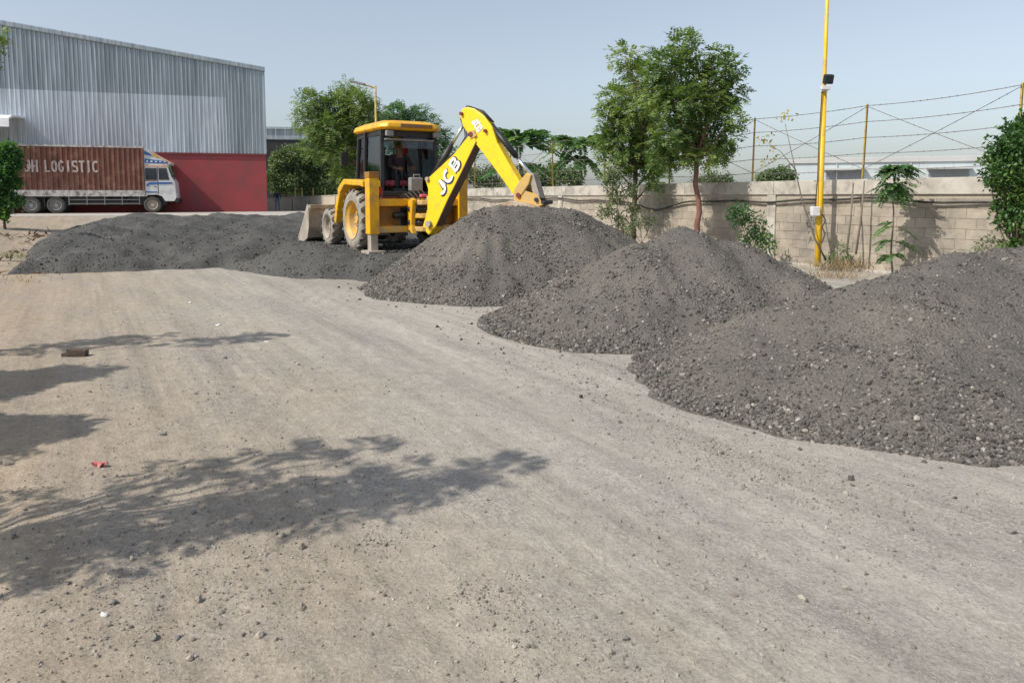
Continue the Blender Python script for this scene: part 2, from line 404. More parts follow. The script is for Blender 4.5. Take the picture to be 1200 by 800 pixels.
def ground_mat():
    m, nt, p = newmat('dusty_road')
    tc = N(nt, 'ShaderNodeTexCoord')
    def mapped(rot, sc):
        # frame turned so that its x axis runs across the road and its y axis along it
        mp = N(nt, 'ShaderNodeMapping', vector_type='POINT')
        mp.inputs['Rotation'].default_value = (0, 0, rot); nt.links.new(tc.outputs['Object'], mp.inputs[0])
        m2 = N(nt, 'ShaderNodeMapping'); m2.inputs['Scale'].default_value = sc; nt.links.new(mp.outputs[0], m2.inputs[0])
        return m2.outputs[0]
    TRK = R(-30)
    def noise(vec, sc, det=5.0, ro=.6):
        n = N(nt, 'ShaderNodeTexNoise', Scale=sc, Detail=det, Roughness=ro)
        nt.links.new(vec, n.inputs['Vector']); return n.outputs['Fac']
    obj = tc.outputs['Object']
    big = noise(obj, .35, 4.0)
    streak = noise(mapped(TRK, (1, .07, 1)), 2.6, 6.0, .62)
    fine = noise(obj, 60, 6.0, .75)
    mid = noise(obj, 7, 5.0, .65)
    # soil to the left, grey crushed dust on the trafficked middle
    sx = N(nt, 'ShaderNodeSeparateXYZ'); nt.links.new(mapped(TRK, (1, 1, 1)), sx.inputs[0])
    ad = N(nt, 'ShaderNodeMath', operation='MULTIPLY_ADD'); nt.links.new(big, ad.inputs[0]); ad.inputs[1].default_value = 3.5; nt.links.new(sx.outputs[0], ad.inputs[2])
    side = N(nt, 'ShaderNodeMapRange'); nt.links.new(ad.outputs[0], side.inputs[0])
    side.inputs[1].default_value = .8; side.inputs[2].default_value = 4.6
    soil = ramp(nt, mid, [(.3, (.305, .245, .178, 1)), (.7, (.408, .336, .250, 1))])
    dust = ramp(nt, mid, [(.3, (.330, .304, .262, 1)), (.7, (.415, .385, .335, 1))])
    col = mixc(nt, side.outputs[0], soil, dust)
    st = ramp(nt, streak, [(.3, .80), (.5, 1.0), (.7, 1.13)])
    col = mixc(nt, 1.0, col, st, 'MULTIPLY')
    # crisp wheel-mark lines along the road
    lines = noise(mapped(TRK, (1, .018, 1)), 16.0, 3.0, .55)
    lm = noise(mapped(TRK, (1, .12, 1)), .8, 3.0, .5)
    lmask = ramp(nt, lm, [(.42, 0), (.62, 1)])
    lv_ = ramp(nt, lines, [(.36, .87), (.5, 1.0), (.66, 1.05)])
    lcol = mixc(nt, 1.0, col, lv_, 'MULTIPLY')
    col = mixc(nt, lmask, col, lcol)
    # patches where small grey gravel lies on the dust
    pm = noise(mapped(TRK, (1, .3, 1)), 1.3, 5.0, .7)
    pm2 = ramp(nt, pm, [(.46, 0), (.68, .6)])
    vo = N(nt, 'ShaderNodeTexVoronoi', Scale=75.0); nt.links.new(obj, vo.inputs['Vector'])
    hs = N(nt, 'ShaderNodeSeparateColor'); nt.links.new(vo.outputs['Color'], hs.inputs[0])
    gr = ramp(nt, hs.outputs[0], [(0, (.15, .14, .13, 1)), (.6, (.28, .262, .24, 1)), (1, (.45, .42, .38, 1))])
    col = mixc(nt, pm2, col, gr)
    fv = ramp(nt, fine, [(.28, .68), (.5, 1.0), (.72, 1.24)])
    col = mixc(nt, 1.0, col, fv, 'MULTIPLY')
    nt.links.new(col, p.inputs['Base Color'])
    b1 = N(nt, 'ShaderNodeBump', Strength=.6, Distance=.014); nt.links.new(fine, b1.inputs['Height'])
    b2 = N(nt, 'ShaderNodeBump', Strength=.55, Distance=.04); nt.links.new(mid, b2.inputs['Height']); nt.links.new(b1.outputs[0], b2.inputs['Normal'])
    b3 = N(nt, 'ShaderNodeBump', Strength=.3, Distance=.05); nt.links.new(streak, b3.inputs['Height']); nt.links.new(b2.outputs[0], b3.inputs['Normal'])
    b4 = N(nt, 'ShaderNodeBump', Strength=.14, Distance=.02); nt.links.new(lines, b4.inputs['Height']); nt.links.new(b3.outputs[0], b4.inputs['Normal'])
    nt.links.new(b4.outputs[0], p.inputs['Normal'])
    p.inputs['Roughness'].default_value = .97; p.inputs['Specular IOR Level'].default_value = .1
    return m
M['ground'] = ground_mat()

# ------------------------------------------------------------------ terrain
WO = np.array([7.1, 17.0]); WD = np.array([-.498, .867]); WN = np.array([-.867, -.498])    # boundary wall line, direction, road side
def wpt(t, off=0.0):
    return WO + WD * t + WN * off
def terrain(x, y):
    x = np.asarray(x, float); y = np.asarray(y, float)
    z = .55 * sstep(13, 44, y) - .25 * sstep(54, 64, y)
    # low verge on the left
    s = x * .867 + y * .498
    z = z + .12 * sstep(-3.6, -5.5, s) * sstep(16, 8, y) + .35 * sstep(-1.2, -4.0, s) * sstep(14, 20, y) * sstep(38, 28, y)
    return z
def ground_z(x, y):
    x = np.asarray(x, float); y = np.asarray(y, float)
    s = x * .867 + y * .498; l = -x * .498 + y * .867
    near = sstep(26, 12, np.hypot(x, y))
    z = terrain(x, y)
    rut = (vnoise(s * 3.2, l * .10, 3) - .5) * .035 + (vnoise(s * 9, l * .25, 5) - .5) * .016
    lump = (fbm(x * 1.6, y * 1.6, 11) - .5) * .03 + (fbm(x * 11, y * 11, 23, 3) - .5) * .016 * sstep(2.6, .6, s)
    verge = (fbm(x * 1.4, y * 1.4, 31) - .5) * .30 * sstep(-.8, -2.0, s) * sstep(14, 17, y) * sstep(36, 30, y)
    return z + near * (rut + lump) + verge
def axis(a, b, fine, lo, hi, grow=1.12):
    pts = list(np.arange(a, b + 1e-6, fine))
    st = fine; v = a
    while v > lo:
        st = min(st * grow, 25); v -= st; pts.insert(0, v)
    st = fine; v = b
    while v < hi:
        st = min(st * grow, 25); v += st; pts.append(v)
    return np.array(pts)
gx = axis(-4.2, 5.2, .04, -300, 300); gy = axis(2.0, 8.0, .04, -40, 900)
GX, GY = np.meshgrid(gx, gy)
GZ = ground_z(GX, GY)
nx, ny = len(gx), len(gy)
idx = np.arange(nx * ny).reshape(ny, nx)
quads = np.stack([idx[:-1, :-1], idx[:-1, 1:], idx[1:, 1:], idx[1:, :-1]], -1).reshape(-1, 4)
g = arr_obj('ground', np.stack([GX, GY, GZ], -1).reshape(-1, 3), quads, M['ground'], smooth=True)
tag(g, 'dusty beige unpaved yard and road with wheel tracks', kind='structure')
# pale concrete apron in front of the warehouse
mb = MB()
ap = [(-40, 37.5), (-9, 41.5), (-9, 46), (-14, 50.5), (-40, 42)]
mb.prism(ap, lambda a, b, d: (a, b, d), .50, .566)
tag(mb.build('concrete_apron', surf('apron_concrete', (.47, .43, .38, 1), (.38, .35, .31, 1), 1.5, .9, dirt=(.30, .27, .23, 1), dirt_amt=.4)), 'pale concrete apron in front of the warehouse', kind='structure')

# ------------------------------------------------------------------ stones
def _ico():
    p = (1 + 5 ** .5) / 2
    v = np.array([(-1, p, 0), (1, p, 0), (-1, -p, 0), (1, -p, 0), (0, -1, p), (0, 1, p), (0, -1, -p), (0, 1, -p), (p, 0, -1), (p, 0, 1), (-p, 0, -1), (-p, 0, 1)], float)
    v /= np.linalg.norm(v[0])
    f = np.array([(0, 11, 5), (0, 5, 1), (0, 1, 7), (0, 7, 10), (0, 10, 11), (1, 5, 9), (5, 11, 4), (11, 10, 2), (10, 7, 6), (7, 1, 8), (3, 9, 4), (3, 4, 2), (3, 2, 6), (3, 6, 8), (3, 8, 9), (4, 9, 5), (2, 4, 11), (6, 2, 10), (8, 6, 7), (9, 8, 1)])
    return v, f
ICO_V, ICO_F = _ico()
def rand_rot(n, r):
    q = r.normal(size=(n, 4)); q /= np.linalg.norm(q, axis=1)[:, None]
    w, x, y, z = q.T
    return np.stack([1 - 2 * (y * y + z * z), 2 * (x * y - z * w), 2 * (x * z + y * w),
                     2 * (x * y + z * w), 1 - 2 * (x * x + z * z), 2 * (y * z - x * w),
                     2 * (x * z - y * w), 2 * (y * z + x * w), 1 - 2 * (x * x + y * y)], -1).reshape(n, 3, 3)
def stones(pos, rad, r):
    n = len(pos)
    rad_v = r.uniform(.68, 1.18, (n, 12, 1))
    v = ICO_V[None] * rad_v * (rad[:, None] * np.stack([np.ones(n), r.uniform(.6, 1, n), r.uniform(.45, .85, n)], -1))[:, None, :]
    v = np.einsum('nij,nkj->nki', rand_rot(n, r), v) + pos[:, None, :]
    f = ICO_F[None] + (np.arange(n) * 12)[:, None, None]
    return v.reshape(-1, 3), f.reshape(-1, 3), np.repeat(np.clip(r.beta(1.5, 2.2, n), 0, 1), 12)

# ------------------------------------------------------------------ gravel piles
def pile(name, label, seg, flat, rad_base, H, n_stone, stone_r, seed, h0=1.0, h1=1.0, res=.045):
    r = np.random.default_rng(seed)
    a = np.array(seg[0], float); b = np.array(seg[1], float)
    c = (a + b) / 2
    def h(x, y):
        ab = b - a; L2 = max(ab @ ab, 1e-6)
        t = np.clip(((x - a[0]) * ab[0] + (y - a[1]) * ab[1]) / L2, 0, 1)
        dx = x - (a[0] + ab[0] * t); dy = y - (a[1] + ab[1] * t)
        ang = np.arctan2(dy, dx)
        wob = 1 + .07 * (vnoise(np.cos(ang) * 1.6 + 7, np.sin(ang) * 1.6 + seed, seed) - .5) * 2 + .022 * (vnoise(np.cos(ang) * 5 + 7, np.sin(ang) * 5 + seed, seed + 1) - .5) * 2
        d = np.hypot(dx, dy) / wob
        k = .12
        q = (d - flat) / k
        sp = np.where(q > 30, d - flat, k * np.log1p(np.exp(np.minimum(q, 30))))      # rounded crest
        Hl = H * (1 - (1 - h0) * sstep(.55, 0, t) - (1 - h1) * sstep(.45, 1, t))
        slope = Hl / (rad_base - flat)
        z = Hl - slope * sp
        up_ = .3 + .7 * sstep(.0, .4, z)
        z = z + up_ * (fbm(x * 1.3, y * 1.3, seed + 2) - .5) * .13 + up_ * (fbm(x * 4.5, y * 4.5, seed + 3, 3) - .5) * .10
        # shallow chutes running down the flanks
        z = z + up_ * (vnoise(ang * 9 + 3, d * .8, seed + 9) - .5) * .07 * sstep(.3, 1.1, d)
        low = sstep(.22, 0, z)
        return z * (1 - .35 * low) + .0
    x0, x1 = min(a[0], b[0]) - rad_base - .7, max(a[0], b[0]) + rad_base + .7
    y0, y1 = min(a[1], b[1]) - rad_base - .7, max(a[1], b[1]) + rad_base + .7
    xs = np.arange(x0, x1, res); ys = np.arange(y0, y1, res)
    X, Y = np.meshgrid(xs, ys); Z = h(X, Y)
    base = terrain(X, Y)
    Zw = base + np.maximum(Z, -.12)
    id_ = np.arange(X.size).reshape(X.shape)
    q = np.stack([id_[:-1, :-1], id_[:-1, 1:], id_[1:, 1:], id_[1:, :-1]], -1).reshape(-1, 4)
    keep = (Z.ravel()[q] > -.05).any(axis=1)
    q = q[keep]
    used = np.unique(q); remap = -np.ones(X.size, int); remap[used] = np.arange(len(used))
    V = np.stack([X, Y, Zw], -1).reshape(-1, 3)[used]
    org = (c[0], c[1], 0.0)
    ob = arr_obj(name, V, remap[q], M['gravel_bed'], smooth=True, origin=org)
    tag(ob, label, 'gravel pile', 'gravel piles along the road')
    # loose stones over its surface, more and larger at the toe
    P = np.stack([r.uniform(x0, x1, n_stone * 5), r.uniform(y0, y1, n_stone * 5)], -1)
    hz = h(P[:, 0], P[:, 1])
    w = np.where(hz > -.02, .30 + 1.5 * np.exp(-np.maximum(hz, 0) / .16) + 1.0 * (fbm(P[:, 0] * 1.7, P[:, 1] * 1.7, seed + 30) > .55), 0)
    w = np.where((hz <= .0), .015 * (hz > -.2), w)
    pk = r.uniform(0, 2.2, len(P)) < w
    P = P[pk][:n_stone]; hz = hz[pk][:n_stone]
    rad = stone_r * r.lognormal(-.2, .42, len(P)) * (1 + .35 * np.exp(-np.maximum(hz, 0) / .15))
    rad = np.clip(rad, .005, stone_r * 2.4)
    zz = np.where(hz > 0, terrain(P[:, 0], P[:, 1]) + hz, ground_z(P[:, 0], P[:, 1])) + rad * r.uniform(-.15, .35, len(P))
    v, f, s = stones(np.column_stack([P, zz]), rad, r)
    st = arr_obj('loose_stones', v - np.array(org), f, M['gravel'], ob, shade=s)
    st['kind'] = 'stuff'
    return h
pile('gravel_pile', 'nearest and largest grey gravel pile, cut off by the right edge', ((3.40, 6.66), (5.4, 7.5)), .16, 2.26, 1.13, 30000, .0125, 101, h0=.80, res=.035)
pile('gravel_pile', 'middle gravel pile in front of the leafy tree', ((1.72, 9.66), (2.85, 10.0)), .22, 2.12, 1.22, 22000, .0140, 202, h0=.82, h1=.85, res=.04)
pile('gravel_pile', 'flat-topped gravel pile under the excavator arm', ((-.33, 13.5), (.92, 13.9)), .30, 2.42, 1.42, 18000, .0165, 303, res=.05)

# spread-out gravel layer the machine stands on
field_poly = np.array([(-10.5, 15.5), (-8.6, 16.0), (-6.6, 16.5), (-4.6, 15.0), (-2.6, 14.1), (-1.3, 14.6), (-.2, 17.0), (-2.2, 24), (-7, 35), (-19.0, 34.5), (-15.2, 24.0)])
def sdf(x, y, poly):
    d = np.full(x.shape, 1e9); ins = np.zeros(x.shape, bool)
    n = len(poly)
    for i in range(n):
        a = poly[i]; b = poly[(i + 1) % n]; e = b - a
        wx = x - a[0]; wy = y - a[1]
        t = np.clip((wx * e[0] + wy * e[1]) / (e @ e), 0, 1)
        d = np.minimum(d, np.hypot(wx - e[0] * t, wy - e[1] * t))
        c = ((a[1] <= y) & (b[1] > y)) | ((b[1] <= y) & (a[1] > y))
        with np.errstate(divide='ignore', invalid='ignore'):
            xi = a[0] + (y - a[1]) / (b[1] - a[1]) * e[0]
        ins ^= c & (x < xi)
    return np.where(ins, d, -d)
JO = np.array([-2.63, 17.12]); JH = R(121)           # backhoe origin (under the rear axle) and heading
JZ = .44
def field_h(x, y):
    d = sdf(x, y, field_poly) + (fbm(x * .9, y * .9, 71) - .5) * .8
    hx, hy = math.cos(JH), math.sin(JH)
    lx = (x - JO[0]) * hx + (y - JO[1]) * hy; ly = -(x - JO[0]) * hy + (y - JO[1]) * hx
    m = sstep(2.1, 1.4, np.abs(ly)) * sstep(-2.4, -1.5, lx) * sstep(6.0, 4.3, lx)      # level stand for the machine
    hf = sstep(25, 17, y)
    heaps = .13 + .12 * hf + (.08 + .14 * hf) * sstep(.35, .72, fbm(x * .42, y * .42, 77, 3)) + .12 * (fbm(x * 1.6, y * 1.6, 79) - .4)
    for (cx, cy, rx, ry, hh) in ((-10.9, 18.2, .9, 1.0, .36), (-9.0, 17.9, .9, .9, .32), (-7.3, 18.6, 1.0, .9, .34), (-5.9, 18.0, .8, .8, .24), (-12.3, 21.5, 1.1, 1.2, .38), (-10.2, 22.0, 1.0, 1.1, .34), (-7.9, 22.3, 1.1, 1.1, .30), (-13.6, 26, 1.3, 1.4, .36), (-11.0, 26.8, 1.2, 1.5, .34), (-8.4, 27, 1.2, 1.4, .28), (-15.2, 30.5, 1.5, 1.6, .32), (-12.0, 31.5, 1.5, 1.5, .30), (-9.0, 31.5, 1.4, 1.5, .26), (-5.7, 17.0, .5, 1.1, -.17), (-4.4, 16.0, 1.1, .7, .36), (-3.0, 15.2, .9, .6, .34)):
        heaps = heaps + 1.3 * hh * np.exp(-((x - cx) / rx) ** 2 - ((y - cy) / ry) ** 2)
    flat = JZ - terrain(x, y)
    top = heaps * (1 - m) + flat * m
    e = np.where(d > 0, top * (1 - np.exp(-np.maximum(d, 0) * 1.6 / np.maximum(top, .1))), d * .4)
    return e + ((fbm(x * 3.2, y * 3.2, 83, 3) - .5) * .15 + (fbm(x * 1.3, y * 1.3, 89, 2) - .5) * .14) * (1 - m) * sstep(-.02, .25, e)
res = .07
xs = np.arange(-20, .6, res); ys = np.arange(13.2, 36, res * 1.3)
X, Y = np.meshgrid(xs, ys); Z = field_h(X, Y)
id_ = np.arange(X.size).reshape(X.shape)
q = np.stack([id_[:-1, :-1], id_[:-1, 1:], id_[1:, 1:], id_[1:, :-1]], -1).reshape(-1, 4)
q = q[(Z.ravel()[q] > -.04).any(axis=1)]
used = np.unique(q); remap = -np.ones(X.size, int); remap[used] = np.arange(len(used))
V = np.stack([X, Y, terrain(X, Y) + np.maximum(Z, -.1)], -1).reshape(-1, 3)[used]
fo = arr_obj('gravel_layer', V, remap[q], M['gravel_bed_dark'], smooth=True)
tag(fo, 'wide low layer of dark gravel spread under the backhoe', 'gravel', kind='structure')
r = np.random.default_rng(5)
P = np.stack([r.uniform(-14, .4, 60000), 13.5 + 16 * r.uniform(0, 1, 60000) ** 1.8], -1)
hz = field_h(P[:, 0], P[:, 1])
pk = (hz > -.02) & (r.uniform(0, 1, len(P)) < .35 + .6 * np.exp(-np.maximum(hz, 0) / .2))
P = P[pk][:18000]; hz = hz[pk][:18000]
rad = np.clip(.017 * r.lognormal(-.1, .45, len(P)), .008, .045)
v, f, s = stones(np.column_stack([P, terrain(P[:, 0], P[:, 1]) + hz + rad * .1]), rad, r)
st = arr_obj('loose_stones', v, f, M['gravel_dark'], fo, shade=s); st['kind'] = 'stuff'

# ------------------------------------------------------------------ pebbles and crumbs lying on the road
r = np.random.default_rng(9)
def blob(px, py, sx, sy, n):
    c = gnd(px, py)
    # blobs stretched along the road
    l = r.normal(0, sy, n); s = r.normal(0, sx, n)
    return np.stack([c[0] + s * .867 - l * .498, c[1] + s * .498 + l * .867], -1)
Pb = [np.stack([r.uniform(-6, 7, 10000), 1.9 + 10 * r.uniform(0, 1, 10000) ** 1.5], -1)]
for a in [(275, 430, .55, 1.3, 900), (265, 460, .5, .5, 350), (300, 345, 1.2, 1.6, 1100), (790, 505, .22, 1.0, 2200), (860, 548, .25, .5, 1500), (700, 442, .3, 1.2, 1500), (640, 425, .25, 1.0, 700), (960, 570, .3, .5, 900),
          (440, 633, .07, .07, 160), (545, 690, .09, .05, 160), (585, 703, .10, .06, 220), (640, 770, .2, .25, 900), (820, 640, .35, .8, 900), (880, 740, .5, .35, 600),
          (1100, 580, .5, .8, 900), (1185, 610, .25, .2, 300), (240, 660, .5, .45, 1800), (200, 720, .5, .25, 900), (180, 580, .7, .4, 1300), (330, 600, .4, .5, 700), (120, 480, .6, 1.0, 800), (470, 345, .8, 1.5, 1000)]:
    Pb.append(blob(*a))
Pb = np.concatenate(Pb)
rad = np.clip(.0033 * r.lognormal(0, .55, len(Pb)), .0016, .013)
rad *= np.where(r.uniform(0, 1, len(Pb)) < .02, 2.0, 1)
ok = np.abs(Pb[:, 1] - .4) > 1.4
Pb = Pb[ok]; rad = rad[ok]
v, f, s = stones(np.column_stack([Pb, ground_z(Pb[:, 0], Pb[:, 1]) + rad * .25]), rad, r)
po = arr_obj('road_pebbles', v, f, M['pebble'], shade=s)
tag(po, 'small pebbles and crumbs scattered over the dusty road', 'pebbles', kind='stuff')

def big_stone(name, px, py, size, mat, label, cat='stone', flat=.65, seed=0):
    rr = np.random.default_rng(seed + int(px) * 7 + int(py))
    p = gnd(px, py)
    bm = bmesh.new(); bmesh.ops.create_icosphere(bm, subdivisions=2, radius=1)
    ax = rr.normal(size=(9, 3)); ax /= np.linalg.norm(ax, axis=1)[:, None]; cut = rr.uniform(.42, .78, 9)
    for vv in bm.verts:
        c = np.array(vv.co)
        for a, k in zip(ax, cut):
            dd = c @ a - k
            if dd > 0: c = c - a * dd * .97          # flat broken faces
        vv.co = Vector((c[0] * size * rr.uniform(.98, 1.02), c[1] * size * .75, c[2] * size * flat))
    me = bpy.data.meshes.new(name); bm.to_mesh(me); bm.free(); me.materials.append(mat)
    ob = bpy.data.objects.new(name, me); ob.location = (p[0], p[1], float(ground_z(p[0], p[1])) + size * flat * .38); ob.rotation_euler = (0, 0, rr.uniform(0, 6.28))
    link(ob); return tag(ob, label, cat)
for a in [(131, 707, .026, M['stone_grey'], 'grey angular stone below the big tree shadow at lower left'),
          (123, 722, .020, M['stone_white'], 'flat whitish stone just below a grey angular stone'),
          (181, 746, .024, M['stone_grey'], 'left one of two brown-grey stones near the bottom edge'),
          (208, 746, .018, M['stone_grey'], 'right one of two brown-grey stones near the bottom edge'),
          (305, 747, .024, M['stone_pale'], 'pale stone with a flat top alone near the bottom edge'),
          (224, 770, .020, M['stone_pale'], 'pale stone lowest in the bottom left of the road'),
          (331, 628, .024, M['stone_pale'], 'pale stone at the lower rim of the big shadow'),
          (342, 622, .016, M['stone_grey'], 'small grey stone touching a pale stone at the shadow rim'),
          (425, 557, .024, M['stone_pale'], 'pale flat stone inside the big shadow near its tip'),
          (226, 600, .020, M['stone_grey'], 'dark stone in the middle of the big shadow'),
          (10, 543, .034, M['stone_pale'], 'pale stone at the left edge below the round shadows'),
          (191, 510, .028, M['stone_grey'], 'dark stone between the round shadow and the red wrapper'),
          (732, 748, .020, M['stone_grey'], 'dark stone on the smooth road near the bottom centre'),
          (1186, 622, .030, M['stone_grey'], 'dark stone at the right edge in front of the nearest pile'),
          (230, 462, .028, M['stone_grey'], 'dark clod among the pebbles left of the road centre'),
          (263, 420, .034, M['stone_grey'], 'dark clod beside the thin far tree shadow')]:
    big_stone('loose_stone', a[0], a[1], a[2], a[3], a[4])
for a in [(223, 354, .05, 'small white scrap lying near the gravel layer'), (256, 381, .055, 'long white scrap in the middle distance of the road'), (312, 401, .032, 'tiny white scrap beside the tip of a thin shadow')]:
    big_stone('paper_scrap', a[0], a[1], a[2], M['stone_white'], a[3], 'litter', flat=.22)
p = gnd(91, 417)
mb = MB(); mb.box((0, 0, .038), (.19, .09, .075), Matrix.Rotation(R(6), 3, 'Y')); mb.box((-.10, .0, .022), (.09, .075, .05), Matrix.Rotation(R(-12), 3, 'Y'))
o = mb.build('broken_brick', M['brick_dark'], bevel=.008); o.location = (p[0], p[1], float(ground_z(p[0], p[1]))); o.rotation_euler = (0, 0, R(8))
tag(o, 'dark broken brick above the upper round shadow at left', 'brick')
p = gnd(117, 548)
n = 7; vs = []; fs = []
for i in range(n):
    for j in range(5):
        vs.append(((i / 6 - .5) * .09, (j / 4 - .5) * .04, .012 + .012 * math.sin(i * 1.3 + j * 2.1) + .008 * math.cos(j * 2.7 + i)))
for i in range(n - 1):
    for j in range(4): fs.append((i * 5 + j, (i + 1) * 5 + j, (i + 1) * 5 + j + 1, i * 5 + j + 1))
mb = MB().add(vs, fs)
o = mb.build('crumpled_wrapper', M['wrapper']); so = o.modifiers.new('thickness', 'SOLIDIFY'); so.thickness = .003
o.location = (p[0], p[1], float(ground_z(p[0], p[1])) + .003); o.rotation_euler = (0, 0, R(-10))
tag(o, 'crumpled red wrapper lying at the edge of the big shadow', 'litter')

# ------------------------------------------------------------------ foliage tools
def leaf_quads(p, d, n, L, W, shade):
    """leaf rhombus at p along unit d with normal n"""
    s = np.cross(d, n); s /= np.maximum(np.linalg.norm(s, axis=1), 1e-6)[:, None]
    nn = np.cross(s, d)
    L = L[:, None]; W = W[:, None]
    v = np.stack([p, p + d * L * .45 + s * W + nn * L * .05, p + d * L, p + d * L * .45 - s * W + nn * L * .05], 1).reshape(-1, 3)
    f = np.arange(len(p) * 4).reshape(-1, 4)
    return v, f, np.repeat(shade, 4)
def unit(a):
    return a / np.maximum(np.linalg.norm(a, axis=-1, keepdims=True), 1e-9)
def sprays(pos, dirs, L, pairs, leaf_l, leaf_w, droop, r, shade0):
    """compound leaves: a rachis from pos along dirs with pairs of leaflets"""
    n = len(pos)
    t = np.linspace(.18, 1, pairs)
    Ls = (L * r.uniform(.7, 1.15, n))[:, None]
    up = np.array([0, 0, 1.0])
    c = pos[:, None, :] + dirs[:, None, :] * (Ls * t)[:, :, None] - up * (droop * Ls * t ** 2)[:, :, None]
    tang = unit(dirs[:, None, :] - up * (2 * droop * t)[None, :, None])
    side = unit(np.cross(tang, up + .01)); nrm = np.cross(side, tang)
    roll = r.uniform(-.5, .5, (n, 1, 1)); side = unit(side * np.cos(roll) + nrm * np.sin(roll)); nrm = np.cross(side, tang)
    Pp = []; D = []; Nn = []; S = []; LL = []; WW = []
    for sg in (-1, 1):
        d = unit(side * sg + tang * .55 + r.normal(0, .16, c.shape) - up * .12)
        nn = unit(nrm + r.normal(0, .3, c.shape))
        Pp.append(c.reshape(-1, 3)); D.append(d.reshape(-1, 3)); Nn.append(nn.reshape(-1, 3))
        S.append((shade0[:, None] + r.normal(0, .10, (n, pairs))).ravel())
        env = np.sin(np.pi * np.clip(t * .8 + .18, 0, 1)) * .6 + .5
        LL.append((leaf_l * env[None] * r.uniform(.8, 1.2, (n, pairs))).ravel()); WW.append((leaf_w * env[None] * r.uniform(.8, 1.2, (n, pairs))).ravel())
    return leaf_quads(np.concatenate(Pp), np.concatenate(D), np.concatenate(Nn), np.concatenate(LL), np.concatenate(WW), np.clip(np.concatenate(S), 0, 1))
def limb(mb, a, b, r0, r1, rr, sag=.1, n=6, sides=7):
    a = Vector(a); b = Vector(b); L = (b - a).length
    w = Vector((rr.uniform(-1, 1), rr.uniform(-1, 1), rr.uniform(0, 1))) * L * sag
    pts = []
    for i in range(n + 1):
        t = i / n
        pts.append(a.lerp(b, t) + w * (4 * t * (1 - t)) * .5 + Vector((rr.normal(0, .01), rr.normal(0, .01), 0)) * L * (0 < t < 1))
    mb.tube(pts, [r0 + (r1 - r0) * i / n for i in range(n + 1)], sides)
    return pts
def tree(name, label, base, clumps, fork, r0, mat_leaf, mat_bark, seed, style='spray', dens=1.0, L=.27, pairs=5, leaf_l=.10, leaf_w=.023, droop=.25, group=None, cat='tree', trunk_tilt=0, shell=.45):
    """clumps: (x, y, z, radius); limbs run from the fork of the trunk into every clump"""
    r = np.random.default_rng(seed)
    base = Vector(base); fork = Vector(fork)
    root = thing(name, label, cat, base, group=group)
    B = np.array(base)
    mb = MB()
    lo = base - Vector((0, 0, .15))
    tp = limb(mb, lo - base, fork - base, r0, r0 * .68, r, .015, 8, 10)
    pos = []; dirs = []; sh = []
    for (x, y, z, cr) in clumps:
        c = Vector((x, y, z))
        # start on the trunk below the clump or at the fork
        st = tp[-1] if z > fork.z else tp[max(3, int(8 * max(.3, min(1, (z - .4 - base.z) / max(fork.z - base.z, .1)))))]
        rl = r0 * min(.55, .22 + cr * .4)
        ps = limb(mb, st, c - base, rl, rl * .3, r, .18)
        for k in range(max(3, int(5 * cr / .5))):
            dv = unit(r.normal(size=3)); tip = np.array(c) + dv * cr * .8 - B
            limb(mb, ps[r.integers(3, len(ps))], tip, rl * .3, rl * .08, r, .2, 3, 5)
        n = max(10, int(dens * 330 * (cr / .5) ** 2.4))
        dv = unit(r.normal(size=(n, 3)))
        rr_ = cr * (r.uniform(0, 1, n) ** shell) * (1 + .35 * (vnoise(dv[:, 0] * 2.5 + x, dv[:, 1] * 2.5 + dv[:, 2] * 1.7 + seed, seed) - .5) * 2)
        p_ = np.array(c) + dv * rr_[:, None] * np.array([1, 1, .85]) - B
        pos.append(p_)
        dirs.append(unit(dv * .8 + r.normal(0, .55, (n, 3)) + np.array([0, 0, .1])))
        sh.append(np.clip(.45 + r.normal(0, .17, n) + r.normal(0, .14), 0, 1))
    mb.build('trunk', mat_bark, root, smooth=True)
    pos = np.concatenate(pos); dirs = np.concatenate(dirs); sh = np.concatenate(sh)
    if style == 'spray':
        v, f, s = sprays(pos, dirs, L, pairs, leaf_l, leaf_w, droop, r, sh)
    else:
        n = len(pos); k = 5
        pp = np.repeat(pos, k, 0) + r.normal(0, L * .35, (n * k, 3)); dd = unit(np.repeat(dirs, k, 0) + r.normal(0, .6, (n * k, 3)) - np.array([0, 0, .25]))
        nn = unit(r.normal(0, .7, (n * k, 3)) + np.array([0, 0, .8]))
        v, f, s = leaf_quads(pp, dd, nn, leaf_l * r.uniform(.7, 1.25, n * k), leaf_w * r.uniform(.7, 1.2, n * k), np.clip(np.repeat(sh, k) + r.normal(0, .12, n * k), 0, 1))
    arr_obj('crown', v, f, mat_leaf, root, shade=s)
    return root
def pxclumps(lst, Y, seed=0):
    """(px, py, radius px, depth offset) -> world clumps"""
    out = []
    for (px, py, rp, dy) in lst:
        y = Y + dy; p = at(px, py, y); out.append((p[0], p[1], p[2], rp * .9 * y / F_PX))
    return out

# ------------------------------------------------------------------ boundary wall
def wall_z(t):
    return np.interp(t, [-8, 0, 17, 30, 50], [2.0, 2.0, 1.95, 1.75, 1.45])
wall_rz = math.atan2(WD[1], WD[0])
def wbase(t):
    p = wpt(t); return float(terrain(p[0], p[1]))
wt = thing('boundary_wall', 'long boundary wall of pale concrete blocks with a concrete band on top', 'wall', (WO[0], WO[1], 0), wall_rz)
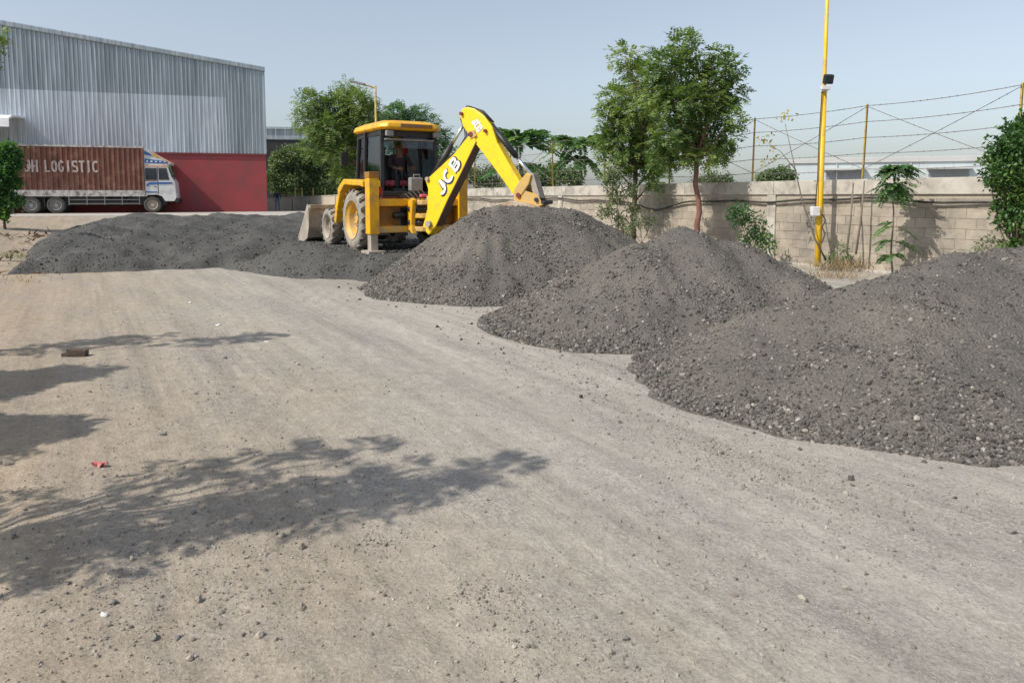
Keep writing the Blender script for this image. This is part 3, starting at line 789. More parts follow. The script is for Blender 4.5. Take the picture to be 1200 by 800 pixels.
# in wall coordinates x runs along the wall (t), +y is the road side
assert True
SIDE = 1.0 if (np.array([-math.sin(wall_rz), math.cos(wall_rz)]) @ WN) > 0 else -1.0
mb = MB()
TT = np.arange(-8, 20.01, 2.0)
for a, b in zip(TT[:-1], TT[1:]):
    mb.prism([(a, -.2), (b, -.2), (b, wall_z(b) - .33), (a, wall_z(a) - .33)], lambda t, z, d: (t, d * SIDE, z), -.17, -.012)
mb.build('mortar_core', M['mortar'], wt)
variants = []
for k in range(5):
    bm = bmesh.new(); bmesh.ops.create_cube(bm, size=1)
    for vv in bm.verts:
        vv.co = Vector((vv.co.x * .395 + random.uniform(-.006, .006), vv.co.y * .02, vv.co.z * .195 + random.uniform(-.005, .005)))
    bmesh.ops.bevel(bm, geom=[e for e in bm.edges], offset=.006, segments=1, affect='EDGES')
    me = bpy.data.meshes.new('block'); bm.to_mesh(me); bm.free(); me.materials.append(M['block']); variants.append(me)
cand = []
for c in range(8):
    for i in range(80):
        t = -7.8 + i * .4 + (.2 if c % 2 else 0)
        if t < 19.6: cand.append((t, c))
far_v = []; far_f = []
cand.sort(key=lambda q: abs(q[0] - 1.5))
cnt = 0
rw = np.random.default_rng(12)
farb = MB()
for (t, c) in cand:
    z = .0 + .1 + c * .2 + (wall_z(t) - 2.0)
    off = rw.normal(0, .0035)
    if -5.2 < t and cnt < 298:
        ob = bpy.data.objects.new('block', variants[rw.integers(5)])
        ob.location = (t, SIDE * (-.010 + off), z); ob.rotation_euler = (rw.normal(0, .01), rw.normal(0, .006), rw.normal(0, .008))
        link(ob, wt); cnt += 1
    else:
        farb.box((t, SIDE * (-.010 + off), z), (.388, .02, .188))
fb = farb.build('distant_blocks', M['block'], wt); fb['kind'] = 'stuff'
for a in np.arange(-7.9, 19, 3.1):
    b = min(a + 3.09, 20)
    mb = MB(); mb.prism([(a, wall_z(a) - .33), (b, wall_z(b) - .33), (b, wall_z(b)), (a, wall_z(a))], lambda t, z, d: (t, d * SIDE, z), -.19, .03)
    mb.build('coping_band', M['coping'], wt, bevel=.012)
for t in (1.45, 7.7, 10.8, 13.9):
    mb = MB(); mb.bb(t - .13, t + .13, 0, SIDE * .035, -.1, float(wall_z(t)) - .334); mb.build('pier', M['coping'], wt, bevel=.01)
mb = MB(); mb.bb(-8, 20, .0, SIDE * .16, -.12, .07); mb.build('footing', M['coping'], wt, bevel=.02)
# far, lower stretch of the wall
wf = thing('boundary_wall', 'far cream stretch of boundary wall beyond the backhoe shovel', 'wall', (WO[0], WO[1], 0), wall_rz)
for a in np.arange(20.05, 50, 3.0):
    b = a + 2.97
    mb = MB(); mb.prism([(a, .1), (b, .1), (b, wall_z(b)), (a, wall_z(a))], lambda t, z, d: (t, d * SIDE, z), -.17, 0); mb.build('wall_panel', M['plaster'], wf)
    mb = MB(); mb.prism([(a, wall_z(a)), (b, wall_z(b)), (b, wall_z(b) + .06), (a, wall_z(a) + .06)], lambda t, z, d: (t, d * SIDE, z), -.20, .03); mb.build('coping_band', M['coping'], wf)
    mb = MB(); mb.bb(b - .02, b + .16 - .14 + .02, SIDE * .002, SIDE * .05, .1, float(wall_z(b)) - .003); mb.build('pier', M['plaster'], wf)
e = wpt(50)
wl = thing('boundary_wall', 'short cream cross wall right of the red warehouse wall', 'wall', (e[0], e[1], 0), R(178))
for k in range(4):
    mb = MB(); mb.bb(k * 3, k * 3 + 2.97, -.1, .1, .1, 1.42); mb.build('wall_panel', M['plaster'], wl)
    mb = MB(); mb.bb(k * 3, k * 3 + 2.97, -.13, .13, 1.423, 1.49); mb.build('coping_band', M['coping'], wl)

# barbed wire fence on the wall
fe = thing('barbed_wire_fence', 'barbed wire on leaning yellow posts along the top of the block wall', 'fence', (WO[0], WO[1], 0), wall_rz)
post_t = [-7.1 + 3.08 * k for k in range(13)]
tops = []
for k, t in enumerate(post_t):
    h = 1.6 + rw.normal(0, .05)
    lean = rw.normal(-.03, .03); fw = rw.normal(0, .03)
    b = Vector((t, SIDE * -.05, float(wall_z(t)) - .25)); tp = Vector((t + lean * h, SIDE * (-.05 + fw), float(wall_z(t)) + h))
    mb = MB(); mb.bar(b, tp, .052, .009); mb.bar(b + Vector((.024, SIDE * -.018, 0)), tp + Vector((.024, SIDE * -.018, 0)), .009, .045)
    mb.build('post', M['post_yellow'], fe); tops.append((b, tp))
def wire(name, pa, pb, sag, r0=.0065):
    mb = MB(); pts = []
    n = 10
    for i in range(n + 1):
        t = i / n; p = pa.lerp(pb, t); p.z -= sag * 4 * t * (1 - t); pts.append(p)
    mb.tube(pts, r0, 5)
    L = (pb - pa).length; m = int(L / .14)
    for i in range(1, m):
        t = i / m; p = pa.lerp(pb, t); p.z -= sag * 4 * t * (1 - t)
        d = Vector((rw.normal(0, .4), rw.normal(0, 1), rw.normal(0, 1))).normalized() * .021
        mb.bar(p - d, p + d, .006)
    mb.build(name, M['wire'], fe)
for k in range(len(tops) - 1):
    (b0, t0), (b1, t1) = tops[k], tops[k + 1]
    b0 = b0 + Vector((0, 0, .28)); b1 = b1 + Vector((0, 0, .28))
    for j in range(5):
        q = .98 - j * .215
        wire('wire_strand', b0.lerp(t0, q), b1.lerp(t1, q), .02 + .03 * rw.random())
    wire('diagonal_strand', b0.lerp(t0, .97), b1.lerp(t1, .12), .02); wire('diagonal_strand', b0.lerp(t0, .12), b1.lerp(t1, .97), .02)
# black cable hung along the wall face
pts = []
for t in np.arange(-7, 20, .35):
    z = float(wall_z(t)) - .40 - .10 * abs(math.sin((t + 1.0) * math.pi / 6.2)) + .02 * math.sin(t * 3.1) - (.32 * math.exp(-((t - 5.6) / 1.1) ** 2))
    p = wpt(t, .075 + .01 * math.sin(t * 2)); pts.append((p[0], p[1], z))
o = MB().tube(pts, .024, 7).build('hanging_cable', M['cable'], smooth=True)
tag(o, 'thick black cable hanging along the block wall below its top band', 'cable')

# ------------------------------------------------------------------ yellow light pole by the wall
p = gnd(958, 316)
lp = thing('light_pole', 'tall yellow light pole beside the block wall with a floodlight', 'pole', (p[0], p[1], 0))
MB().tube([(0, 0, -.2), (0, 0, 1.2), (0, 0, 3.95)], [.068, .066, .060], 14).build('lower_pole', M['pole_yellow'], lp, smooth=True)
MB().tube([(0, 0, 3.9), (0, 0, 4.0), (0, 0, 7.6)], [.05, .042, .038], 12).build('upper_pole', M['pole_yellow'], lp, smooth=True)
MB().lathe([(-.05, .0), (-.05, .075), (.05, .075), (.05, 0)], (0, 0, 3.95), 'z', 14).build('collar', M['white_paint'], lp)
fl = MB(); fl.box((.05, -.09, 4.16), (.20, .12, .20), Matrix.Rotation(R(18), 3, 'X')); fo_ = fl.build('floodlight', M['black'], lp, bevel=.02)
MB().box((.05, -.156, 4.14), (.15, .012, .12), Matrix.Rotation(R(18), 3, 'X')).build('lens', M['glass_dark'], fo_)
MB().box((-.02, -.11, 3.97), (.19, .10, .09)).build('driver_box', M['white_paint'], lp, bevel=.015)
MB().box((-.14, -.10, 1.30), (.19, .14, .21)).build('junction_box', M['white_paint'], lp, bevel=.02)
MB().tube([(.02, -.10, 1.24), (.09, -.11, 1.1), (.02, -.12, .95), (.1, -.10, .8), (.03, -.1, .6)], .014, 6).build('loose_cable', M['cable'], lp)
MB().tube([(-.07, -.07, 3.9), (-.09, -.05, 2.8), (-.09, -.05, 2.0), (-.14, -.09, 1.4)], .012, 6).build('riser_cable', M['cable'], lp)
MB().lathe([(-.12, .16), (.05, .15), (.08, .10)], (0, 0, 0), 'z', 12).build('base_collar', M['coping'], lp)
MB().tube([(0, 0, 7.55), (.1, 0, 7.8), (.9, -.1, 7.95)], .035, 8).build('lamp_arm', M['pole_yellow'], lp, smooth=True)
MB().box((1.2, -.13, 7.98), (.65, .22, .09)).build('lamp_head', M['grey_plastic'], lp, bevel=.02)

# far street lamp above the cab
p = at(442, 234, 35.5)
sl = thing('street_lamp', 'far yellow street lamp with a grey head rising above the cab roof', 'lamp', (p[0], p[1], float(terrain(p[0], p[1]))))
zt = at(442, 101, 35.5)[2] - sl.location.z
MB().tube([(0, 0, -.2), (0, 0, zt)], [.07, .05], 10).build('pole', M['post_yellow'], sl, smooth=True)
MB().tube([(0, 0, zt - .1), (-.35, 0, zt + .02), (-.5, 0, zt + .06)], .035, 8).build('arm', M['post_yellow'], sl)
MB().box((-.85, 0, zt + .16), (.75, .26, .10), Matrix.Rotation(R(14), 3, 'Y')).build('lamp_head', M['grey_plastic'], sl, bevel=.02)

# ------------------------------------------------------------------ warehouse
TH = R(18.5)
WC = np.array([(314 - 600) / F_PX * 51, 51.0]); WL = np.array([-math.cos(TH), -math.sin(TH)])
wh = thing('warehouse', 'large metal clad warehouse with a red lower wall', 'warehouse', (WC[0], WC[1], .4), math.atan2(-WL[1], -WL[0]))
# local: x to the right along the front (0 at the right corner), +y away from the viewer
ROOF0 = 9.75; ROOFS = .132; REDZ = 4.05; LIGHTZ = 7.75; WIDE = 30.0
def sheet(name, x0, x1, zlo, ztop, mat, y=0.0, pitch=.25):
    n = max(1, int(round((x1 - x0) / pitch))); w = (x1 - x0) / n
    prof = []
    for k in range(n):
        b = x0 + k * w
        prof += [(b, 0), (b + w * .5, 0), (b + w * .58, -.07), (b + w * .86, -.07), (b + w * .94, 0)]
    prof.append((x1, 0))
    vs = []; fs = []
    for i, (x, d) in enumerate(prof):
        vs += [(x, y + d, zlo), (x, y + d, ztop(x))]
    for i in range(len(prof) - 1): fs.append((2 * i, 2 * i + 2, 2 * i + 3, 2 * i + 1))
    return MB().add(vs, fs).build(name, mat, wh)
roofz = lambda x: ROOF0 + ROOFS * -x
for k in range(26):
    x1 = -k * 1.0 if k > 2 else -k * 1.0
    x0 = x1 - 1.0
    if x1 > -2.4 + .01:
        if k < 2: sheet('cladding_sheet', x0, x1, REDZ, lambda x: roofz(x) - .02, M['clad_dark'])
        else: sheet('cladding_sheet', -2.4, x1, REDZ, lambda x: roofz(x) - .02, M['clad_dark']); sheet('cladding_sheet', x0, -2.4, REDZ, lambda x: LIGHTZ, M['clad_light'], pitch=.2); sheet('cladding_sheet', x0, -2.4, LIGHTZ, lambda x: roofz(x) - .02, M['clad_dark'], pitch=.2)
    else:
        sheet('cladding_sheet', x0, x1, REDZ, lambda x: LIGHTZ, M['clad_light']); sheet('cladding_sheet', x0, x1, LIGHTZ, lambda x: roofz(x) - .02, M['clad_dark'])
MB().bb(-26, 0, -.02, .25, -.3, REDZ - .004).build('red_wall', M['red_wall'], wh)
MB().bb(-26, .03, -.10, .0, REDZ - .10, REDZ).build('drip_trim', M['maroon'], wh)
mb = MB(); mb.prism([(.08, roofz(-.08) - .22), (.08, roofz(-.08) + .1), (-26, roofz(-26) + .1), (-26, roofz(-26) - .22)], lambda a, b, d: (a, d, b), -.16, .3)
mb.build('verge_trim', M['clad_dark'], wh, bevel=.05)
MB().bb(-.06, .06, -.09, .1, REDZ, roofz(0) - .2).build('corner_trim', M['clad_dark'], wh, bevel=.03)
mb = MB(); mb.add([(0, .26, -.3), (0, 9, -.3), (0, 9, ROOF0), (0, .26, ROOF0)], [(0, 1, 2, 3)]); mb.build('side_wall', M['clad_dark'], wh)
mb = MB(); mb.prism([(.05, ROOF0 - .05), (.05, ROOF0 + .06), (-26, roofz(-26) + .06), (-26, roofz(-26) - .05)], lambda a, b, d: (a, d, b), .3, 9); mb.build('roof', M['clad_dark'], wh)
# canopy over the gate at the left
cz = 5.72
xc = -14.15
can = MB()
prof = [(-.06, cz + .35), (-1.2, cz + .34), (-2.4, cz + .22), (-3.0, cz + .0), (-3.05, cz - .5), (-2.95, cz - .5), (-2.9, cz - .05), (-2.3, cz + .1), (-1.2, cz + .22), (-.06, cz + .23)]
can.prism(prof, lambda a, b, d: (d, a, b), xc - 7.5, xc); can.build('canopy', surf('white_canopy', (.85, .86, .86, 1), (.75, .76, .77, 1), 3, .5), wh)
for xx in (xc - 3.6, xc - 7.2):
    MB().bar((xx, -.03, cz - .9), (xx, -2.85, cz - .08), .07).build('canopy_brace', M['black'], wh)
MB().bb(xc - 7, xc - .8, -.045, -.03, 0.0, 4.0).build('gate', M['clad_dark'], wh)

# open shed behind on the right
p = at(314, 176, 78)
sh = thing('open_shed', 'open shed with a grey metal roof edge behind the warehouse corner', 'shed', (p[0] - 3, p[1], .3), R(10))
x1 = 10.2
zt = at(320, 150, 78)[2] - .3; zb = at(320, 163, 78)[2] - .3; zc = at(320, 178, 78)[2] - .3
for k in range(11):
    MB().bb(k * .93, k * .93 + .90, -.05, .0, zb, zt - .02).build('fascia_sheet', M['clad_dark'], sh)
mb = MB(); mb.prism([(-.3, zt), (-.3, zt + .12), (8, zt + .9), (8, zt + .78)], lambda a, b, d: (d, a, b), -.2, x1 + .2); mb.build('roof', M['clad_dark'], sh)
MB().bb(.02, x1 - .02, .05, .35, zc, zb + .1).build('beam', M['black'], sh)
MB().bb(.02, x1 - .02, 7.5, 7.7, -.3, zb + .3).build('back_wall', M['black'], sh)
for k in range(4): MB().bb(k * 3.3 + .05, k * 3.3 + .25, .08, .28, -.3, zc + .01).build('column', M['black'], sh)

# ------------------------------------------------------------------ painted lettering, drawn with strokes
def arc(cx, cy, rx, ry, a0, a1, n=10):
    return [(cx + rx * math.cos(R(a0 + (a1 - a0) * i / n)), cy + ry * math.sin(R(a0 + (a1 - a0) * i / n))) for i in range(n + 1)]
GL = {  # strokes in a box 0.62 wide and 1 high
    'J': [[(.48, 1), (.48, .3)] + arc(.27, .3, .21, .22, 0, -170)],
    'C': [arc(.33, .5, .27, .42, 50, 310, 16)],
    'B': [[(.12, .0), (.12, 1.0)], [(.20, .92), (.36, .92)] + arc(.36, .72, .17, .20, 85, -85, 8) + [(.20, .52)], [(.20, .44), (.38, .44)] + arc(.38, .26, .19, .18, 85, -85, 8) + [(.20, .08)]],
    'H': [[(.1, 0), (.1, 1)], [(.52, 0), (.52, 1)], [(.18, .5), (.44, .5)]],
    'L': [[(.12, 1), (.12, .08), (.56, .08)]],
    'O': [arc(.31, .5, .22, .42, 90, 448, 18)],
    'G': [arc(.31, .5, .22, .42, 40, 320, 14) + [(.50, .42), (.34, .42)]],
    'I': [[(.31, 0), (.31, 1)]],
    'S': [[(.54, .82), (.44, .92), (.20, .92), (.09, .82), (.09, .62), (.2, .53), (.44, .47), (.54, .38), (.54, .18), (.44, .08), (.2, .08), (.08, .18)]],
    'T': [[(.0, .92), (.62, .92)], [(.31, 0), (.31, .84)]],
}
def text_obj(name, txt, H, centre, xdir, ydir, mat, parent, total_w, weight=.17, depth=.006, shear=0.0):
    x = Vector(xdir).normalized(); y = Vector(ydir); y = (y - x * y.dot(x)).normalized(); z = x.cross(y); c = Vector(centre)
    n = len(txt); pitch = total_w / n; gw = pitch * .86
    mb = MB()
    for k, ch in enumerate(txt):
        for path in GL[ch]:
            pts = [Vector((a / .62, b)) for a, b in path]
            pts = [Vector((p.x * gw, p.y * H)) for p in pts]
            w = weight * H / 2
            L = []; Rr = []
            for i, p in enumerate(pts):
                d0 = (pts[i] - pts[i - 1]).normalized() if i else None
                d1 = (pts[i + 1] - pts[i]).normalized() if i < len(pts) - 1 else None
                d = ((d0 or d1) + (d1 or d0)).normalized(); nrm = Vector((-d.y, d.x))
                m = 1 / max(.5, nrm.dot(Vector((-(d1 or d0).y, (d1 or d0).x))))
                L.append(p + nrm * w * m); Rr.append(p - nrm * w * m)
            vs = []; fs = []
            m = len(pts)
            for lay in (0, depth):
                for q in L + Rr:
                    qx = q.x - total_w / 2 + k * pitch + pitch * .07 + shear * (q.y - H / 2); qy = q.y - H / 2
                    vs.append(c + x * qx + y * qy + z * lay)
            for i in range(m - 1):
                fs.append((2 * m + i, 2 * m + i + 1, 3 * m + i + 1, 3 * m + i))
                fs.append((i, i + 1, 2 * m + i + 1, 2 * m + i)); fs.append((m + i + 1, m + i, 3 * m + i, 3 * m + i + 1))
            mb.add(vs, fs)
    return mb.build(name, mat, parent)

# ------------------------------------------------------------------ container truck
tr_rz = math.atan2(-WL[1], -WL[0])
FW = np.array([(180 - 600) / F_PX * 46.6, 46.6])
tk = thing('container_truck', 'container lorry with a brown corrugated box and white cab before the warehouse', 'truck', (FW[0], FW[1], .566), tr_rz)
# local: x forward, y away from the viewer, near side at y = 0, front axle at x = 0
def wheel(parent, x, y, rad, w, tyre, rim, name='wheel', dual=False):
    wr = bpy.data.objects.new(name, None); link(wr, parent); wr.location = (x, y, rad)
    MB().lathe([(-w / 2, rad * .62), (-w / 2, rad * .9), (-w * .38, rad), (w * .38, rad), (w / 2, rad * .9), (w / 2, rad * .62)], (0, 0, 0), 'y', 26).build('tyre', tyre, wr, smooth=False)
    MB().lathe([(-w * .40, 0), (-w * .40, rad * .18), (-w * .2, rad * .24), (-w * .16, rad * .48), (-w * .45, rad * .56), (-w * .47, rad * .64), (w * .4, rad * .64), (w * .3, 0)], (0, 0, 0), 'y', 22).build('rim', rim, wr, smooth=False)
    return wr
CF = -.42; CB = -9.2
MB().bb(-9.3, .75, .42, 2.1, .50, 1.0).build('chassis', M['black'], tk)  # black chassis block, widened to fill in the shadow below the bed
bed = MB(); bed.bb(CB, CF, .0, 2.5, 1.02, 1.18); bed.build('bed', M['bed_paint'], tk)
MB().bb(CB, CF, .03, .12, 1.18, 1.40).build('bed_rail', M['bed_paint'], tk)
prof = []; x = CB + .06
while x < CF - .08:
    prof += [(x, 0), (x + .08, 0), (x + .11, .065), (x + .23, .065), (x + .26, 0)]; x += .28
x_end = prof[-1][0]
vs = []; fs = []
z0, z1 = 1.4, 4.02
for (a, d) in prof: vs += [(a, .05 + d, z0), (a, .05 + d, z1)]
for i in range(len(prof) - 1): fs.append((2 * i, 2 * i + 2, 2 * i + 3, 2 * i + 1))
MB().add(vs, fs).build('container_side', M['container'], tk)
MB().bb(CB, CF - .01, .12, 2.45, 1.183, 4.05).build('container_box', M['container'], tk)
MB().bb(CB, CF, .03, .13, 4.0, 4.12).build('top_rail', M['bed_paint'], tk)
for xx in (CF - .06, CB + .06): MB().bb(xx - .06, xx + .06, .03, .13, 1.405, 3.995).build('corner_post', M['container'], tk)
# lettering
def truck_x(px): # position along the truck side of a pixel column
    u = (px - 600) / F_PX; c, s = math.cos(tr_rz), math.sin(tr_rz)
    return (u * FW[1] - FW[0]) / (c - u * s)
lx0, lx1 = truck_x(31), truck_x(49); lx2, lx3 = truck_x(55), truck_x(119)
lz = at(90, 195.5, 45.8)[2] - .566
for (t, a, b) in (('JH', lx0, lx1), ('LOGISTIC', lx2, lx3)):
    text_obj('lettering', t, .72, ((a + b) / 2, .044, lz), (1, 0, 0), (0, 0, 1), M['letter_worn'], tk, b - a, .15, .016)
# cab
cabp = [(-.40, 1.0), (-.40, 3.0), (.92, 3.0), (1.15, 2.2), (1.32, 1.9), (1.38, .95), (1.25, .72), (.72, .72), (.55, 1.02), (.25, 1.13), (-.25, 1.1), (-.36, 1.0)]
MB().prism(cabp, lambda a, b, d: (a, d, b), .10, 2.4).build('cab', M['cab_white'], tk, bevel=.05)
for (a, b, c) in ((-.36, .30, 'rear_window'), (.40, .86, 'door_window')):
    poly = [(a, 2.05), (a, 2.78), (b, 2.78), (b + (.14 if c == 'door_window' else 0), 2.05)]
    wdw = MB().prism(poly, lambda x, z, d: (x, d, z), .085, .12).build('window', M['glass_dark'], tk)
ws = MB(); ws.add([(.965, .25, 2.93), (1.165, .25, 2.24), (1.165, 2.25, 2.24), (.965, 2.25, 2.93)], [(0, 1, 2, 3)]); o = ws.build('windscreen', M['glass_dark'], tk); o.location = (.012, 0, .006); o.modifiers.new('t', 'SOLIDIFY').thickness = .01
MB().prism([(-.25, 1.62), (-.12, 1.76), (1.12, 1.80), (1.18, 1.92), (-.15, 1.9), (-.32, 1.74)], lambda x, z, d: (x, d, z), .08, .098).build('blue_stripe', M['blue'], tk)
defl = [(-.40, 3.003), (-.40, 4.05), (1.12, 3.12), (1.05, 3.003)]
MB().prism(defl, lambda a, b, d: (a, d, b), .12, 2.38).build('wind_deflector', M['cab_white'], tk)
MB().prism([(-.36, 3.1), (-.36, 3.36), (.95, 3.2), (.95, 3.06)], lambda x, z, d: (x, d, z), .10, .118).build('blue_board', M['blue'], tk)
for k in range(5): MB().bb(-.28 + k * .25, -.16 + k * .25, .085, .099, 3.14, 3.26 - k * .015).build('board_mark', M['cab_white'], tk)
MB().prism([(-.36, 3.62), (-.36, 3.85), (.05, 3.62), (.0, 3.52)], lambda x, z, d: (x, d, z), .10, .118).build('blue_mark', M['blue'], tk)
MB().prism([(.06, 3.56), (.1, 3.66), (.45, 3.46), (.4, 3.40)], lambda x, z, d: (x, d, z), .10, .118).build('yellow_mark', M['trim_yellow'], tk)
MB().prism([(-.1, 3.80), (-.1, 3.90), (1.12, 3.17), (1.08, 3.10)], lambda x, z, d: (x, d, z), .09, .116).build('deflector_edge', M['trim_orange'], tk)
MB().bb(-.38, 1.0, .086, .099, 2.86, 2.96).build('visor_band', M['trim_orange'], tk)
MB().prism([(.98, 2.98), (1.18, 2.35), (1.24, 2.35), (1.06, 3.0)], lambda x, z, d: (x, d, z), .06, .35).build('green_visor', surf('green_visor_paint', (.05, .16, .07, 1), None, 4, .5), tk)
MB().bb(-.38, .28, .086, .099, 1.25, 1.33).build('lower_stripe', M['blue'], tk)
MB().bb(-.38, .28, .086, .099, 1.98, 2.03).build('waist_stripe', M['maroon'], tk)
MB().bb(.12, .25, .075, .099, 1.60, 1.64).build('door_handle', M['black'], tk)
MB().bb(1.3, 1.5, .12, 2.38, .62, .86).build('bumper', M['black'], tk, bevel=.03)
m_ = MB(); m_.bar((1.1, .10, 2.55), (1.3, -.12, 2.5), .03); m_.box((1.32, -.14, 2.3), (.06, .20, .45)); m_.build('mirror', M['black'], tk)
MB().bb(1.36, 1.42, .3, .62, 1.0, 1.2).build('headlight', M['white_paint'], tk)
MB().bb(.32, .36, .092, .099, 1.2, 2.9).build('door_gap', M['black'], tk)
wheel(tk, 0, .17, .5, .30, M['rubber_dark'], M['steel_dusty'])
for px in (38, 67): wheel(tk, truck_x(px), .22, .5, .42, M['rubber_dark'], M['grey_plastic'])
wheel(tk, 0, 2.2, .5, .30, M['rubber_dark'], M['steel_dusty'])
for px in (38, 67): wheel(tk, truck_x(px), 2.15, .5, .42, M['rubber_dark'], M['grey_plastic'])
g_ = MB()
for z in (.55, .80): g_.bb(truck_x(82), -.75, .12, .16, z, z + .05)
for x in np.linspace(truck_x(82), -.75, 5): g_.bb(x - .025, x + .025, .11, .165, .5, 1.02)
g_.build('side_guard', M['grey_plastic'], tk)
MB().lathe([(-.6, 0), (-.6, .28), (.6, .28), (.6, 0)], (-2.0, .55, .72), 'x', 16).build('fuel_tank', M['black'], tk)
for px in (38, 67): MB().bb(truck_x(px) - .62, truck_x(px) - .58, .05, .45, .35, .95).build('mudflap', M['black'], tk)

# ------------------------------------------------------------------ people
def person(name, label, loc, rz, joints, edges, zones, mats, hair=True, scale=1.0):
    """one continuous skinned body; joints {name: (co, radius)}, zones map a joint to a material slot"""
    root = thing(name, label, 'person', loc, rz)
    names = list(joints); ix = {n: i for i, n in enumerate(names)}
    me = bpy.data.meshes.new('body')
    me.from_pydata([joints[n][0] for n in names], [(ix[a], ix[b]) for a, b in edges], [])
    ob = bpy.data.objects.new('body', me); link(ob)
    m = ob.modifiers.new('skin', 'SKIN'); m.use_smooth_shade = True
    sv = me.skin_vertices[0].data
    for n in names:
        rr = joints[n][1]; sv[ix[n]].radius = rr if hasattr(rr, '__len__') else (rr, rr)
    sv[ix['pelvis']].use_root = True
    ob.modifiers.new('sub', 'SUBSURF').levels = 1
    bpy.context.view_layer.update()
    me2 = bpy.data.meshes.new_from_object(ob.evaluated_get(bpy.context.evaluated_depsgraph_get()))
    bpy.data.objects.remove(ob)
    for mm in mats: me2.materials.append(mm)
    J = np.array([joints[n][0] for n in names])
    for poly in me2.polygons:
        d = np.linalg.norm(J - np.array(poly.center), axis=1); poly.material_index = zones.get(names[int(d.argmin())], 0); poly.use_smooth = True
    b = bpy.data.objects.new('body', me2); link(b, root)
    return root
def hand(joints, edges, wrist, key, d, side):
    """palm and five fingers beyond a wrist; d forward, side towards the thumb"""
    d = Vector(d).normalized(); side = Vector(side).normalized(); w = Vector(wrist); dn = d.cross(side)
    joints[key + 'palm'] = (w + d * .06, (.034, .02)); edges.append((key + 'wrist', key + 'palm'))
    for k, (o, l) in enumerate(((-.032, .055), (-.011, .07), (.011, .075), (.032, .068))):
        a = w + d * .10 + side * o; b_ = a + d * l * .6 - dn * .012; c = b_ + d * l * .3 - dn * .03
        joints[f'{key}f{k}a'] = (a, .0095); joints[f'{key}f{k}b'] = (b_, .0085); joints[f'{key}f{k}c'] = (c, .0075)
        edges += [(key + 'palm', f'{key}f{k}a'), (f'{key}f{k}a', f'{key}f{k}b'), (f'{key}f{k}b', f'{key}f{k}c')]
    a = w + d * .045 + side * .045; joints[key + 'ta'] = (a, .011); joints[key + 'tb'] = (a + d * .04 + side * .02 - dn * .015, .009)
    edges += [(key + 'palm', key + 'ta'), (key + 'ta', key + 'tb')]
def head_parts(root, c, facing=(1, 0, 0)):
    """hair, ears, nose, eyes, mouth on the head at c (centre) facing +x of the figure"""
    c = Vector(c); f = Vector(facing).normalized(); s = Vector((0, 0, 1)).cross(f)
    bm = bmesh.new(); bmesh.ops.create_uvsphere(bm, u_segments=14, v_segments=10, radius=1)
    for v in bm.verts: v.co = Vector((v.co.x * .105, v.co.y * .088, v.co.z * .118))
    bmesh.ops.delete(bm, geom=[v for v in bm.verts if v.co.z < .02 + v.co.x * .75], context='VERTS')
    me = bpy.data.meshes.new('hair'); bm.to_mesh(me); bm.free(); me.materials.append(M['hair'])
    rot = Matrix((f, s, Vector((0, 0, 1)))).transposed().to_4x4(); rot.translation = c + Vector((0, 0, .01)) - f * .008; me.transform(rot)
    o = link(bpy.data.objects.new('hair', me), root); o.modifiers.new('t', 'SOLIDIFY').thickness = .014
    MB().tube([c + f * .085 + Vector((0, 0, .02)), c + f * .112 - Vector((0, 0, .022)), c + f * .09 - Vector((0, 0, .03))], [.009, .016, .01], 6).build('nose', M['skin'], root, smooth=True)
    for sg in (-1, 1):
        MB().tube([c + s * sg * .078 - Vector((0, 0, .03)), c + s * sg * .092 - Vector((0, 0, .0)), c + s * sg * .08 + Vector((0, 0, .03))], [.012, .018, .01], 6).build('ear', M['skin'], root, smooth=True)
        MB().tube([c + f * .088 + s * sg * .024, c + f * .089 + s * sg * .042], .008, 6).build('eye', M['hair'], root)
    MB().tube([c + f * .086 - s * .022 - Vector((0, 0, .058)), c + f * .092 - Vector((0, 0, .058)), c + f * .086 + s * .022 - Vector((0, 0, .058))], .006, 5).build('mouth', M['maroon'], root)

# far person standing beside the warehouse corner
p = at(325, 236, 58.5)
pz = float(terrain(p[0], p[1]))
J = {'pelvis': ((0, 0, .92), (.15, .11)), 'waist': ((0, 0, 1.08), (.135, .10)), 'chest': ((0, 0, 1.28), (.155, .11)), 'neck': ((0, 0, 1.43), .055), 'head': ((.015, 0, 1.55), (.078, .09)), 'crown': ((.0, 0, 1.64), (.06, .07)),
     'rsh': ((0, -.19, 1.36), .062), 'relb': ((-.02, -.25, 1.08), .045), 'rwrist': ((.05, -.26, .86), .03), 'lsh': ((0, .19, 1.36), .062), 'lelb': ((-.04, .27, 1.1), .045), 'lwrist': ((.12, .2, .95), .03),
     'rhip': ((0, -.10, .84), .088), 'rknee': ((.03, -.11, .48), .062), 'rank': ((0, -.12, .09), .042), 'rtoe': ((.15, -.13, .03), .035), 'lhip': ((0, .10, .84), .088), 'lknee': ((.02, .12, .48), .062), 'lank': ((-.02, .14, .09), .042), 'ltoe': ((.13, .16, .03), .035)}
E = [('pelvis', 'waist'), ('waist', 'chest'), ('chest', 'neck'), ('neck', 'head'), ('head', 'crown'), ('chest', 'rsh'), ('rsh', 'relb'), ('relb', 'rwrist'), ('chest', 'lsh'), ('lsh', 'lelb'), ('lelb', 'lwrist'),
     ('pelvis', 'rhip'), ('rhip', 'rknee'), ('rknee', 'rank'), ('rank', 'rtoe'), ('pelvis', 'lhip'), ('lhip', 'lknee'), ('lknee', 'lank'), ('lank', 'ltoe')]
hand(J, E, J['rwrist'][0], 'r', (.25, 0, -1), (1, 0, 0)); hand(J, E, J['lwrist'][0], 'l', (.8, -.2, -.5), (.3, 0, .6))
